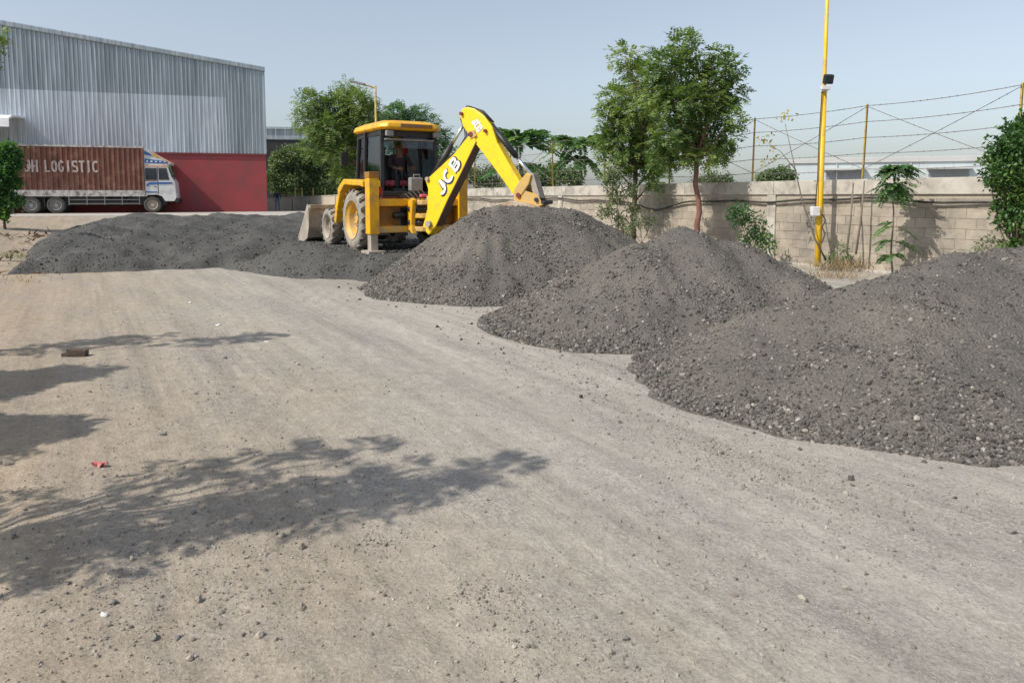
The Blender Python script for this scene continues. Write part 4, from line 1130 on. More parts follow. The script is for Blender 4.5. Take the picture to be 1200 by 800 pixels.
zones = {k: (2 if k in ('head', 'crown', 'neck') or k.startswith(('rpalm', 'lpalm', 'rf', 'lf', 'rt', 'lt', 'rwrist', 'lwrist')) and k not in ('rtoe', 'ltoe') else (1 if k in ('pelvis', 'rhip', 'lhip', 'rknee', 'lknee', 'rank', 'lank') else (3 if 'toe' in k else 0))) for k in J}
pr = person('person', 'far person in dark shirt and light blue jeans beside the warehouse corner', (p[0], p[1], pz), R(-60), J, E, zones, [M['shirt_navy'], M['jeans'], M['skin'], M['black']])
head_parts(pr, (.015, 0, 1.57))

# ------------------------------------------------------------------ backhoe loader
bk = thing('backhoe_loader', 'yellow backhoe loader on the gravel with its rear arm over the pile', 'excavator', (JO[0], JO[1], JZ), JH)
bpy.context.view_layer.update()
BKI = Matrix.Translation((JO[0], JO[1], JZ)) @ Matrix.Rotation(JH, 4, 'Z')
BKI = BKI.inverted()
Yl = M['yellow']
MB().bb(-1.0, 2.9, -.36, .36, .52, .95).build('chassis', M['black'], bk, bevel=.02)
ho = MB().prism([(1.0, .95), (1.0, 1.62), (2.3, 1.55), (3.0, 1.42), (3.05, .8), (1.9, .8)], lambda a, b, d: (a, d, b), -.45, .45).build('engine_hood', Yl, bk, bevel=.05)
for k in range(5): MB().bb(1.6 + k * .2, 1.72 + k * .2, .452, .462, 1.05, 1.35).build('vent', M['black'], ho)
MB().tube([(1.6, -.3, 1.5), (1.6, -.3, 2.3), (1.55, -.3, 2.4)], .045, 10).build('exhaust', M['black'], bk, smooth=True)
# cab
lowz = 1.22
MB().bb(-.72, .98, -.66, .66, .92, lowz).build('cab_floor', M['black'], bk, bevel=.02)
MB().bb(-.86, -.72, -.70, .70, 1.18, 1.30).build('rear_ledge', M['black'], bk, bevel=.02)
MB().bb(-.90, -.78, -.74, .74, 1.06, 1.175).build('maroon_sill', M['maroon'], bk, bevel=.01)
posts = {'rl': ((-.74, .66), (-.68, .62)), 'rr': ((-.74, -.66), (-.68, -.62)), 'ml': ((.22, .70), (.20, .66)), 'mr': ((.22, -.70), (.20, -.66)), 'fl': ((.98, .62), (.86, .58)), 'fr': ((.98, -.62), (.86, -.58))}
TOP = 2.62
for k, (a, b) in posts.items():
    MB().bar((a[0], a[1], lowz - .05), (b[0], b[1], TOP), .085, .07).build('cab_post', M['black'], bk, bevel=.012)
fr = MB()
for z in (TOP - .06,):
    fr.bar((-.69, .62, z), (.86, .58, z), .09, .12); fr.bar((-.69, -.62, z), (.86, -.58, z), .09, .12); fr.bar((-.69, -.62, z), (-.69, .62, z), .09, .15); fr.bar((.86, -.58, z), (.86, .58, z), .09, .12)
fr.build('cab_header', M['black'], bk, bevel=.01)
def roof_ring(z, x0, x1, y, ch):
    return [(x0 + ch, -y, z), (x1 - ch, -y, z), (x1, -y + ch, z), (x1, y - ch, z), (x1 - ch, y, z), (x0 + ch, y, z), (x0, y - ch, z), (x0, -y + ch, z)]
rings = [roof_ring(2.62, -.90, .95, .68, .12), roof_ring(2.67, -.95, 1.0, .73, .13), roof_ring(2.76, -.92, .96, .70, .14), roof_ring(2.83, -.76, .80, .55, .18)]
vs = [v for rg in rings for v in rg]; fs = [tuple(range(7, -1, -1)), tuple(range(24, 32))]
for i in range(3):
    for k in range(8): fs.append((i * 8 + k, i * 8 + (k + 1) % 8, i * 8 + 8 + (k + 1) % 8, i * 8 + 8 + k))
rf = MB().add(vs, fs).build('cab_roof', Yl, bk, bevel=.02)
MB().bb(-.965, -.92, -.45, .30, 2.665, 2.75).build('roof_lamp_bar', M['orange_dark'], rf, bevel=.01)
for y in (-.60, .52): MB().box((-.86, y, 2.54), (.10, .17, .12)).build('work_light', M['grey_plastic'], bk, bevel=.02)
MB().tube([(-.74, -.58, 2.42), (-.74, .58, 2.42)], .022, 8).build('window_rail', M['grey_plastic'], bk)
def pane(name, pts):
    o = MB().add(pts, [tuple(range(len(pts)))]).build(name, M['glass'], bk)
    o.modifiers.new('t', 'SOLIDIFY').thickness = .006
    return o
pane('side_window', [(-.70, .655, lowz + .04), (.18, .695, lowz + .04), (.17, .655, TOP - .12), (-.64, .62, TOP - .12)])
pane('side_window', [(-.70, -.655, lowz + .04), (.18, -.695, lowz + .04), (.17, -.655, TOP - .12), (-.64, -.62, TOP - .12)])
pane('door_window', [(.26, .69, lowz + .04), (.94, .615, lowz + .04), (.84, .575, TOP - .12), (.24, .655, TOP - .12)])
pane('door_window', [(.26, -.69, lowz + .04), (.94, -.615, lowz + .04), (.84, -.575, TOP - .12), (.24, -.655, TOP - .12)])
pane('windscreen', [(.985, -.58, lowz + .04), (.985, .58, lowz + .04), (.865, .54, TOP - .12), (.865, -.54, TOP - .12)])
pane('rear_window', [(-.715, -.60, 2.24), (-.715, .60, 2.24), (-.70, .57, 2.48), (-.70, -.57, 2.48)]).data.materials[0] = M['glass_clear']
# inside of the cab
se = MB(); se.box((-.12, .02, 1.48), (.50, .52, .14)); se.build('seat', M['pink_cloth'], bk, bevel=.05)
MB().box((.17, .02, 1.82), (.13, .50, .62), Matrix.Rotation(R(8), 3, 'Y')).build('seat_back', M['black'], bk, bevel=.04)
MB().tube([(-.12, .02, 1.2), (-.12, .02, 1.45)], .11, 10).build('seat_post', M['black'], bk)
lv = MB()
for y in (-.2, -.05, .12, .25): lv.tube([(-.62, y, 1.22), (-.56, y, 1.72)], .012, 6); lv.tube([(-.56, y, 1.70), (-.555, y, 1.77)], .022, 6)
lv.build('control_levers', M['black'], bk)
MB().bb(-.70, -.50, -.30, .36, 1.215, 1.36).build('control_console', M['black'], bk, bevel=.02)
MB().lathe([(-.02, .17), (.0, .19), (.02, .17), (0, .15), (-.02, .17)], (.62, .02, 1.78), 'z', 18).build('steering_wheel', M['black'], bk, smooth=True)
MB().bar((.85, .02, 1.22), (.62, .02, 1.76), .07).build('steering_column', M['black'], bk)
cl = MB(); cl.tube([(-.08, .54, 2.56), (-.1, .56, 2.40), (-.04, .55, 2.2), (-.02, .54, 2.0)], [.03, .075, .065, .02], 8)
cl.build('hanging_red_cloth', M['red_cloth'], bk, smooth=True)
MB().tube([(.5, -.4, 2.55), (.5, -.42, 2.3), (.48, -.4, 2.05)], [.03, .07, .03], 8).build('hanging_red_cloth', M['red_cloth'], bk, smooth=True)
# mirror at the front post
mm = MB(); mm.tube([(.95, .62, 2.3), (1.0, .86, 2.32), (1.0, .88, 2.1)], .015, 6); mm.box((1.0, .90, 2.05), (.05, .17, .32)); mm.build('mirror', M['black'], bk)
# wheels
def loader_wheel(x, y, rad, w, lugs, rimw):
    sg = 1 if y > 0 else -1
    wr = bpy.data.objects.new('wheel', None); link(wr, bk); wr.location = (x, y, rad - .035)
    MB().lathe([(-w / 2 + .03, rad * .60), (-w / 2, rad * .74), (-w / 2 + .02, rad * .88), (-w * .36, rad * .945), (w * .36, rad * .945), (w / 2 - .02, rad * .88), (w / 2, rad * .74), (w / 2 - .03, rad * .60)], (0, 0, 0), 'y', 40).build('tyre', M['rubber_dust'], wr, smooth=True)
    lg = MB()
    for k in range(lugs):
        for s in (-1, 1):
            a = 2 * math.pi * (k + (.5 if s > 0 else 0)) / lugs
            vs = []
            for (yy, da) in ((s * .02, .0), (s * w * .47, .17)):
                for dw in (-.045, .045):
                    for rr in (rad * .90, rad * (1.0 if abs(yy) < w * .3 else .975)):
                        t = a + da + dw * .75 / rad
                        vs.append((rr * math.cos(t), yy, rr * math.sin(t)))
            lg.add(vs, [(0, 1, 3, 2), (4, 6, 7, 5), (0, 4, 5, 1), (2, 3, 7, 6), (1, 5, 7, 3), (0, 2, 6, 4)])
    lg.build('tread_lugs', M['rubber'], wr)
    pr = [(.48 * w, .62), (.42 * w, .60), (.30 * w, .52), (.05 * w, .48), (.02 * w, .30), (.14 * w, .24), (.16 * w, .12), (.22 * w, .10), (.22 * w, 0)]
    MB().lathe([(sg * a, rad * b) for a, b in pr], (0, 0, 0), 'y', 30).build('rim', rimw, wr, smooth=False)
    bo = MB()
    for k in range(8):
        t = 2 * math.pi * k / 8; c = Vector((rad * .19 * math.cos(t), sg * .17 * w, rad * .19 * math.sin(t)))
        bo.tube([c, c + Vector((0, sg * .03, 0))], .016, 6)
    bo.build('wheel_bolts', M['steel_dusty'], wr)
for s in (1, -1):
    loader_wheel(0, s * .90, .70, .43, 18, M['yellow_dusty'])
    loader_wheel(2.17, s * .86, .48, .30, 16, M['steel_dusty'])
MB().tube([(0, -.8, .66), (0, .8, .66)], .12, 10).build('rear_axle', M['black'], bk)
MB().tube([(2.17, -.75, .44), (2.17, .75, .44)], .09, 10).build('front_axle', M['black'], bk)
# fenders
for s in (1, -1):
    outer = [(-.80, 1.38), (-.78, 1.52), (.45, 1.58), (.80, 1.42), (1.05, .98), (1.20, .60), (1.05, .56), (.92, .92), (.70, 1.28), (.40, 1.45), (-.66, 1.41)]
    MB().prism(outer, lambda a, b, d: (a, d, b), s * .70, s * 1.13).build('fender', Yl, bk, bevel=.025)
    MB().bb(.75, 1.15, s * .46, s * .72, .35, .8).build('step', M['black'], bk, bevel=.02)
# rear frame, stabilisers
RX = -1.12
bf = MB(); bf.bb(RX - .10, RX + .12, -.93, .93, .98, 1.14); bf.build('upper_cross_beam', Yl, bk, bevel=.02)
MB().bb(RX - .10, RX + .12, -.93, .93, .42, .56).build('lower_cross_beam', M['yellow_dusty'], bk, bevel=.02)
MB().bb(RX + .125, RX + .16, -1.0, 1.0, .56, .98).build('back_plate', M['orange_dark'], bk)
for y in (.55, .1): MB().tube([(RX + .02, y, .78), (RX + .02, y - .38, .80)], .07, 10).build('hose_coupling', M['black'], bk, smooth=True)
for s in (1, -1):
    lgp = MB(); lgp.bb(RX - .16, RX + .10, s * .93, s * 1.15, .40, 1.66); lgp = lgp.build('stabiliser_leg', Yl, bk, bevel=.015)
    MB().bb(RX - .13, RX + .07, s * .96, s * 1.12, .05, .42).build('inner_leg', M['steel_dusty'], lgp, bevel=.01)
    MB().bb(RX - .26, RX + .2, s * .86, s * 1.22, -.01, .055).build('foot_plate', M['steel_dusty'], lgp, bevel=.01)
    MB().bb(RX - .165, RX + .105, s * .925, s * 1.155, 1.56, 1.70).build('leg_cap', M['orange_dark'], lgp, bevel=.01)
# kingpost carriage, swung towards the machine's right
kp = MB(); kp.bb(RX - .26, RX - .10, -.20, .28, .46, 1.12); kp.build('carriage_plate', Yl, bk, bevel=.02)
for z in (.50, .78, 1.06):
    MB().prism([(RX - .24, .30), (RX - .24, -.26), (RX - .52, -.22), (RX - .60, -.05), (RX - .52, .12)], lambda a, b, d: (a, b, d), z - .05, z + .05).build('carriage_lug', M['yellow_dusty'], bk, bevel=.015)
MB().prism([(RX - .27, .44), (RX - .27, 1.16), (RX - .42, 1.12), (RX - .38, .9), (RX - .34, .6), (RX - .4, .4)], lambda a, b, d: (a, d, b), .20, .30).build('carriage_cheek', Yl, bk, bevel=.015)
for z in (.64, .92): MB().tube([(RX - .20, .30, z), (RX - .5, -.10, z)], .055, 10).build('swing_cylinder', M['black'], bk, smooth=True)
MB().tube([(RX - .50, -.06, .38), (RX - .50, -.06, 1.2)], .06, 12).build('kingpost_pin', M['steel_dusty'], bk, smooth=True)
hs = MB()
for k in range(5):
    y = .22 - k * .09
    hs.tube([(RX - .02, y + .25, 1.16), (RX - .2, y + .15, 1.24 + .03 * k), (RX - .4, y, 1.05), (RX - .48, y - .05, .85)], .013, 6)
hs.build('hydraulic_hoses', M['black'], bk, smooth=True)
MB().box((RX - .28, -.02, 1.20), (.12, .17, .07)).build('pink_rag', M['pink_cloth'], bk, bevel=.03)
# the arm: traced on its own vertical plane through the kingpost
KW = BKI.inverted() @ Vector((RX - .50, -.06, 0))
BA = R(-34); BD = np.array([math.cos(BA), math.sin(BA)]); BN = np.array([BD[1], -BD[0]])     # BN faces the camera side
if BN[1] > 0: BN = -BN
def arm(px, py):
    d = ray(px, py)
    # intersection with the plane through KW
    a = np.array([KW.x, KW.y]); n = BN
    t = (a @ n) / (d[:2] @ n)
    p = CAMP + d * t
    return ((p[:2] - a) @ BD, p[2])
def armfn(r_, z, d):
    q = np.array([KW.x, KW.y]) + BD * r_ + BN * d
    return BKI @ Vector((q[0], q[1], z))
def armpt(px, py, d=0.0):
    r_, z = arm(px, py); return armfn(r_, z, d)
boom_px = [(499, 268), (505, 245), (506, 222), (503, 212), (508, 207), (536, 181), (552, 161), (560, 158), (562, 167), (545, 202), (528, 236), (515, 265), (507, 275)]
bo = MB().prism([arm(*q) for q in boom_px], armfn, .125, -.125).build('boom', M['yellow_boom'], bk, bevel=.02)
MB().tube([armpt(506, 210, .17), armpt(506, 210, -.17)], .045, 10).build('pivot_pin', M['steel_dusty'], bo)
MB().tube([armpt(508, 262, .2), armpt(508, 262, -.2)], .07, 10).build('pivot_pin', M['steel_dusty'], bo)
dip_px = [(542, 135), (545, 128), (551, 126), (559, 128), (571, 137), (580, 150), (586, 168), (600, 193), (615, 218), (617, 227), (611, 233), (603, 226), (580, 194), (556, 163), (546, 149)]
di = MB().prism([arm(*q) for q in dip_px], armfn, .10, -.10).build('dipper', M['yellow_boom'], bk, bevel=.02)
MB().prism([arm(*q) for q in [(553, 154), (560, 153), (563, 160), (556, 164)]], armfn, .14, -.14).build('pivot_boss', M['yellow_dusty'], di, bevel=.01)
for q, rr in (((556.5, 158), .05), ((545, 134), .035), ((573, 154), .035), ((612, 229), .05)):
    MB().tube([armpt(*q, .155), armpt(*q, -.155)], rr, 12).build('pivot_pin', M['maroon'], di)
MB().prism([arm(*q) for q in [(562.3, 167), (545.4, 202), (528.4, 236), (515.4, 265), (514.4, 264.5), (527.4, 235.5), (544.4, 201.5), (561.3, 166.5)]], armfn, .118, -.118).build('underside_shade', M['boom_shade'], bo)  # thin dark plate added to paint the boom's shaded underside
# lettering on the arm
xa = Vector(armpt(540, 190, .155)) - Vector(armpt(520, 225, .155)); ya = Vector(armpt(523, 190, .155)) - Vector(armpt(530, 207, .155))
TWID = (Vector(armpt(541, 186, .155)) - Vector(armpt(519, 226, .155))).length
text_obj('lettering', 'JCB', .255, armpt(529.5, 206.5, .130), xa, ya, M['lettering'], bo, TWID, .24, .004, .12)
text_obj('lettering_shadow', 'JCB', .268, armpt(530.2, 207.1, .1265), xa, ya, M['black'], bo, TWID * 1.02, .36, .002, .12)
xa2 = Vector(armpt(566, 152, .12)) - Vector(armpt(560, 142, .12)); ya2 = Vector(armpt(568, 142, .12)) - Vector(armpt(562, 148, .12))
text_obj('emblem', 'JCB', .15, armpt(563, 147, .105), xa2, ya2, M['lettering'], di, .26, .34, .004, .0)
# hoses along the arm, rear lamps
for k, off in enumerate((-.05, .0, .05)):
    ho_ = MB(); ho_.tube([armpt(507, 206, off), armpt(522, 190, off), armpt(538, 176.5, off), armpt(547, 161, off), armpt(546, 151, off), armpt(541.5, 140, off), armpt(549, 124.5, off), armpt(565, 130, off), armpt(577, 143, off)], .013, 6)
    ho_.build('arm_hose', M['black'], bk, smooth=True)
for y in (-1.04, 1.04):
    MB().box((RX + .125, y * .78, 1.30), (.05, .10, .14)).build('rear_lamp', M['red_cloth'], bk, bevel=.01)
    MB().bar((RX + .14, y * .78, 1.1), (RX + .14, y * .78, 1.3), .03).build('lamp_bracket', M['black'], bk)
# rams
def ram(a, b, split, r0, r1, d=0.0):
    A = armpt(*a, d); Bp = armpt(*b, d); S = A.lerp(Bp, split)
    o = MB().tube([A, S], r0, 12).build('hydraulic_ram', M['black'], bk, smooth=True)
    MB().tube([S - (Bp - A) * .02, Bp], r1, 10).build('ram_rod', M['chrome'], o, smooth=True)
    return o
ram((506, 209), (543, 147), .62, .062, .034)
ram((576, 147), (623, 206), .62, .058, .036)
MB().prism([arm(*q) for q in [(611, 231), (606, 224), (612, 214), (621, 203), (627, 205), (624, 216), (616, 228)]], armfn, .14, -.14).build('bucket_link', M['yellow_dusty'], bk, bevel=.015)
MB().prism([arm(*q) for q in [(622, 204), (628, 203), (636, 232), (630, 236)]], armfn, .10, -.10).build('tipping_link', M['steel_dusty'], bk, bevel=.01)
DY = 9
bu = MB(); bu.prism([arm(q[0], q[1] + DY) for q in [(590, 232), (607, 226), (628, 230), (642, 236), (652, 252), (648, 268), (630, 278), (600, 280), (592, 276), (622, 268), (636, 256), (630, 246), (606, 243), (592, 245)]], armfn, .28, -.28)
bu = bu.build('digging_bucket', M['bucket_tan'], bk, bevel=.01)
for d0, d1 in ((.30, .28), (-.28, -.30)):
    MB().prism([arm(q[0], q[1] + DY) for q in [(592, 235), (628, 232), (650, 252), (640, 272), (600, 279)]], armfn, d0, d1).build('bucket_side', M['bucket_tan'], bu)
    MB().prism([arm(*q) for q in [(606, 226), (614, 222), (634, 228), (640, 240), (628, 244), (606, 240)]], armfn, d0 * .4, d1 * .4).build('bucket_ear', M['yellow_dusty'], bu, bevel=.008)
for q in ((633, 234), (641, 237)):
    MB().tube([armpt(*q, .16), armpt(*q, -.16)], .04, 10).build('pivot_pin', M['black'], bu)
# loader arms and front shovel
for s in (1, -1):
    MB().prism([(1.05, 1.30), (1.15, 1.42), (2.3, 1.18), (3.25, .62), (3.3, .48), (3.15, .45), (2.2, .98), (1.1, 1.18)], lambda a, b, d: (a, d, b), s * .50, s * .62).build('loader_arm', Yl, bk, bevel=.02)
    o = MB().tube([(1.3, s * .56, .85), (2.2, s * .56, .86)], .05, 10).build('loader_ram', M['black'], bk, smooth=True)
    MB().tube([(2.2, s * .56, .86), (2.9, s * .56, .72)], .03, 8).build('ram_rod', M['chrome'], o, smooth=True)
shp = [(3.32, .92), (3.36, .96), (3.30, .70), (3.32, .42), (3.45, .18), (3.75, .06), (4.25, .03), (4.25, .0), (3.72, .02), (3.40, .12), (3.27, .38), (3.24, .70), (3.22, .90)]
shv = MB().prism(shp, lambda a, b, d: (a, d, b), -1.12, 1.12).build('front_shovel', M['steel_dusty'], bk)
for s in (1, -1):
    MB().prism([(3.24, .90), (3.36, .98), (3.70, .62), (4.28, .10), (4.25, .0), (3.72, .0), (3.40, .10), (3.24, .38)], lambda a, b, d: (a, d, b), s * 1.12, s * 1.15).build('shovel_side', M['steel_dusty'], shv)
for y in (-.75, -.25, .25, .75): MB().bb(3.14, 3.24, y - .03, y + .03, .2, .75).build('shovel_bracket', M['steel_dusty'], shv)
MB().bb(3.18, 3.26, -1.12, 1.12, .86, .97).build('shovel_lip', M['steel_dusty'], shv, bevel=.01)
# jerry can on the ledge and the operator
wp = BKI.inverted() @ Vector((-.80, -.10, 1.303))
jc = thing('jerry_can', 'grey plastic jerry can on the ledge behind the cab', 'can', wp, JH)
jb = MB().bb(-.08, .08, -.15, .15, 0, .30).build('can_body', M['grey_plastic'], jc, bevel=.03)
MB().tube([(0, -.10, .29), (0, -.10, .36), (0, .04, .36), (0, .04, .29)], .016, 6).build('handle', M['grey_plastic'], jc)
MB().tube([(0, .10, .29), (0, .10, .34)], .03, 8).build('cap', M['black'], jc)
wp = BKI.inverted() @ Vector((-.08, .02, 1.55))
# operator facing the rear, hands on the levers: figure's +x is the machine's rear
J = {'pelvis': ((0, 0, .10), (.16, .12)), 'waist': ((.0, 0, .25), (.145, .11)), 'chest': ((.05, 0, .46), (.165, .115)), 'neck': ((.08, 0, .60), .055), 'head': ((.10, 0, .72), (.078, .09)), 'crown': ((.085, 0, .81), (.06, .07)),
     'rsh': ((.06, -.19, .54), .062), 'relb': ((.18, -.27, .31), .046), 'rwrist': ((.40, -.17, .25), .03), 'lsh': ((.06, .19, .54), .062), 'lelb': ((.18, .27, .31), .046), 'lwrist': ((.40, .17, .25), .03),
     'rhip': ((.06, -.10, .07), .088), 'rknee': ((.36, -.15, .06), .065), 'rank': ((.36, -.15, -.26), .042), 'rtoe': ((.48, -.16, -.31), .035), 'lhip': ((.06, .10, .07), .088), 'lknee': ((.36, .15, .06), .065), 'lank': ((.36, .15, -.26), .042), 'ltoe': ((.48, .16, -.31), .035)}
E = [('pelvis', 'waist'), ('waist', 'chest'), ('chest', 'neck'), ('neck', 'head'), ('head', 'crown'), ('chest', 'rsh'), ('rsh', 'relb'), ('relb', 'rwrist'), ('chest', 'lsh'), ('lsh', 'lelb'), ('lelb', 'lwrist'),
     ('pelvis', 'rhip'), ('rhip', 'rknee'), ('rknee', 'rank'), ('rank', 'rtoe'), ('pelvis', 'lhip'), ('lhip', 'lknee'), ('lknee', 'lank'), ('lank', 'ltoe')]
hand(J, E, J['rwrist'][0], 'r', (1, .2, 0), (0, .5, .8)); hand(J, E, J['lwrist'][0], 'l', (1, -.2, 0), (0, -.5, .8))
zones = {k: (2 if k in ('head', 'crown', 'neck') or k.startswith(('rpalm', 'lpalm', 'rf', 'lf', 'rta', 'rtb', 'lta', 'ltb', 'rwrist', 'lwrist')) else (1 if k in ('pelvis', 'rhip', 'lhip', 'rknee', 'lknee', 'rank', 'lank') else (3 if 'toe' in k else 0))) for k in J}
op = person('person', 'operator in dark clothes seated inside the backhoe cab', wp, JH + math.pi, J, E, zones, [M['shirt_dark'], M['trousers'], M['skin'], M['black']])
head_parts(op, (.10, 0, .74))

# ------------------------------------------------------------------ white building behind the wall
p0 = at(925, 220, 52); p1 = at(1290, 220, 46)
ang = math.atan2(p1[1] - p0[1], p1[0] - p0[0]); Lb = float(np.hypot(*(p1 - p0)[:2]))
wb = thing('white_building', 'low white building with a pale roof band behind the barbed wire', 'building', (p0[0], p0[1], .2), ang)
zt = at(930, 186, 52)[2] - .2
for k in range(9):
    a = k * Lb / 9; b = (k + 1) * Lb / 9 - .03
    MB().bb(a, b, 0, .2, -.5, zt - .35).build('wall_panel', M['white_wall'], wb)
MB().bb(0, Lb, .03, 8, -.5, zt - .36).build('hall', M['white_wall'], wb)
MB().bb(-.1, Lb + .1, -.12, 8.1, zt - .35, zt).build('roof_band', M['white_cope'], wb, bevel=.03)
for px in (1000, 1104):
    q = at(px, 205, 49.5); a = (q[0] - p0[0]) / math.cos(ang); zz = at(px, 205, 49.5)[2] - .2
    wdw = MB().bb(a - 1.15, a + 1.15, -.03, -.004, zz - .28, zz + .30).build('window', M['far_glass'], wb)
    MB().bb(a - 1.3, a + 1.3, -.55, -.005, zz + .36, zz + .48).build('sun_shade', M['white_cope'], wdw)
    MB().bb(a - 1.2, a + 1.2, -.06, -.031, zz - .03, zz + .03).build('window_bar', M['grey_plastic'], wdw)
for k in range(4):
    a = 3 + k * Lb / 4; MB().tube([(a, -.06, 0), (a, -.06, zt - .4)], .05, 6).build('downpipe', M['white_cope'], wb)

# ------------------------------------------------------------------ trees
# neem pair by the wall
YA = 18.8
b = at(819, 262, YA); f = at(816, 186, YA)
tree('neem_tree', 'leafy neem tree with a slim reddish trunk behind the middle gravel pile', (b[0], b[1], 0), pxclumps([(800, 52, 20, .1), (778, 78, 28, -.3), (812, 92, 30, .3), (848, 82, 24, 0), (857, 108, 20, .2), (795, 118, 30, -.4), (832, 122, 30, .1), (860, 140, 16, -.2), (850, 162, 20, -.1), (812, 155, 32, .4), (785, 160, 24, -.3), (828, 182, 18, -.1), (770, 110, 22, .2), (842, 178, 15, .2), (800, 182, 20, -.2), (776, 186, 18, .1), (838, 62, 12, 0)], YA), (f[0], f[1], f[2]), .085, M['leaf_neem'], M['bark_red'], 31, dens=.66)
YB = 21.3
b = at(742, 262, YB); f = at(745, 196, YB)
tree('neem_tree', 'leafy neem tree left of the reddish trunk, over the wall', (b[0], b[1], 0), pxclumps([(733, 66, 20, 0), (752, 92, 26, .2), (722, 116, 22, -.2), (742, 130, 28, -.4), (765, 138, 24, .1), (714, 146, 18, 0), (728, 168, 26, -.2), (757, 172, 26, .2), (706, 176, 13, 0), (763, 200, 18, .1), (745, 150, 24, .4), (722, 196, 17, -.1), (764, 212, 13, 0), (742, 190, 22, .1), (776, 190, 16, 0), (708, 160, 15, .2), (712, 130, 14, 0)], YB), (f[0], f[1], f[2]), .09, M['leaf_neem'], M['bark'], 32, dens=.50)
# big tree behind the cab
YC = 38.0
b = at(418, 240, YC); f = at(420, 196, YC)
tree('shade_tree', 'broad green tree behind the backhoe cab, left of the street lamp', (b[0], b[1], .45), pxclumps([(404, 106, 13, 0), (365, 120, 17, -.5), (392, 128, 24, .3), (420, 122, 22, -.2), (358, 142, 15, 0), (383, 150, 24, -.6), (412, 152, 26, .5), (432, 135, 18, 0), (372, 172, 18, 0), (400, 180, 20, -.3), (428, 170, 20, .4), (405, 205, 16, 0)], YC), (f[0], f[1], f[2]), .17, M['leaf_neem'], M['bark'], 33, dens=.32, L=.5, leaf_l=.14, leaf_w=.03)
YD = 42
b = at(480, 236, YD); f = at(478, 190, YD)
tree('shade_tree', 'paler green tree above the cab roof, right of the street lamp', (b[0], b[1], .45), pxclumps([(464, 134, 16, 0), (484, 140, 15, .3), (494, 130, 8, 0), (505, 145, 12, 0), (450, 145, 15, .2), (515, 160, 14, 0), (500, 165, 18, .3), (470, 165, 22, 0), (522, 178, 11, -.2), (505, 190, 16, 0), (530, 195, 10, 0)], YD), (f[0], f[1], f[2]), .17, M['leaf_frond'], M['bark'], 34, dens=.34, L=.5, leaf_l=.14, leaf_w=.03)
# dark thicket of trees behind the far wall
for k, (px, cl_) in enumerate([(335, [(330, 190, 14, 0), (344, 184, 15, .5), (325, 212, 15, 0), (342, 212, 18, .4)]), (365, [(362, 190, 16, 0), (374, 198, 14, .4), (360, 215, 18, 0), (378, 216, 16, 0)]), (398, [(392, 204, 14, 0), (404, 196, 15, .3), (396, 220, 15, 0), (408, 218, 14, .3)])]):
    Yh = 64 + k * 1.5
    b = at(px, 240, Yh); f = at(px, 222, Yh)
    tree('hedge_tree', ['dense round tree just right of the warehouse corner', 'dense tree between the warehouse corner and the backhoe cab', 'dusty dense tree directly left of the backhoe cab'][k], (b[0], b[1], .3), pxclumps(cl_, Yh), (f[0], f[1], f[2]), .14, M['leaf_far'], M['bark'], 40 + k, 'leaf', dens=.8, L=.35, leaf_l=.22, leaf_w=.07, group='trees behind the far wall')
for k, px in enumerate((346, 354, 367, 381)):
    e_ = at(px, 233, 60.5); MB().tube([(0, 0, 0), (0, 0, 2.0)], .045, 6)
    o = MB().tube([(0, 0, -.3), (.02, 0, .9), (.0, 0, 1.95)], .05, 6).build('thin_post', M['post_yellow']); o.location = (e_[0], e_[1], .3)
    tag(o, ['leftmost', 'second from the left', 'third from the left', 'rightmost'][k] + ' of four thin yellowish posts behind the far cream wall', 'post', 'thin posts behind the far wall')
# shrubs behind the wall seen under and beside the arm
def bush(name, label, px_base, Y, cl_, mat, seed, leaf_l=.09, leaf_w=.03, L=.2, dens=1.0, style='leaf', base_z=None, bark=None, r0=.03, group=None, **kw):
    b = at(px_base[0], px_base[1], Y); bz = float(terrain(b[0], b[1])) if base_z is None else base_z
    cc = pxclumps(cl_, Y)
    zf = bz + .45 * (min(c[2] for c in cc) - bz)
    return tree(name, label, (b[0], b[1], bz), cc, (b[0], b[1], max(bz + .15, zf)), r0, mat, bark or M['bark'], seed, style, dens, L=L, leaf_l=leaf_l, leaf_w=leaf_w, cat='shrub', group=group, **kw)
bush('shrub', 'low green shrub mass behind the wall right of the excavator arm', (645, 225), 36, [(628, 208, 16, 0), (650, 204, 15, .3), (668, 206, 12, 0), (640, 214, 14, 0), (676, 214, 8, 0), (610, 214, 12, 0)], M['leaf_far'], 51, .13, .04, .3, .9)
bush('shrub', 'pale shrub behind the wall between boom and dipper', (570, 225), 38, [(565, 210, 14, 0), (583, 214, 10, 0), (552, 205, 12, 0), (575, 200, 7, 0)], M['leaf_pale'], 52, .13, .04, .3, .6)
bush('shrub', 'grey-green distant bush behind the wall under the neem trees', (840, 222), 44, [(835, 212, 10, 0), (850, 213, 9, 0), (820, 215, 9, 0)], M['leaf_pale'], 53, .16, .05, .35, .8)
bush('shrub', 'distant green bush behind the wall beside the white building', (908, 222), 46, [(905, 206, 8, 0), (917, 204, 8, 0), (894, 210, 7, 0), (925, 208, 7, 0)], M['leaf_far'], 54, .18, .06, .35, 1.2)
bush('bush', 'green leafy bush against the wall behind the middle gravel pile', (880, 290), 17.2, [(868, 252, 15, 0), (884, 262, 14, .1), (858, 246, 10, -.1), (896, 280, 13, .1), (878, 278, 14, 0), (902, 292, 10, 0)], M['leaf_frond'], 55, .13, .022, .16, .6)
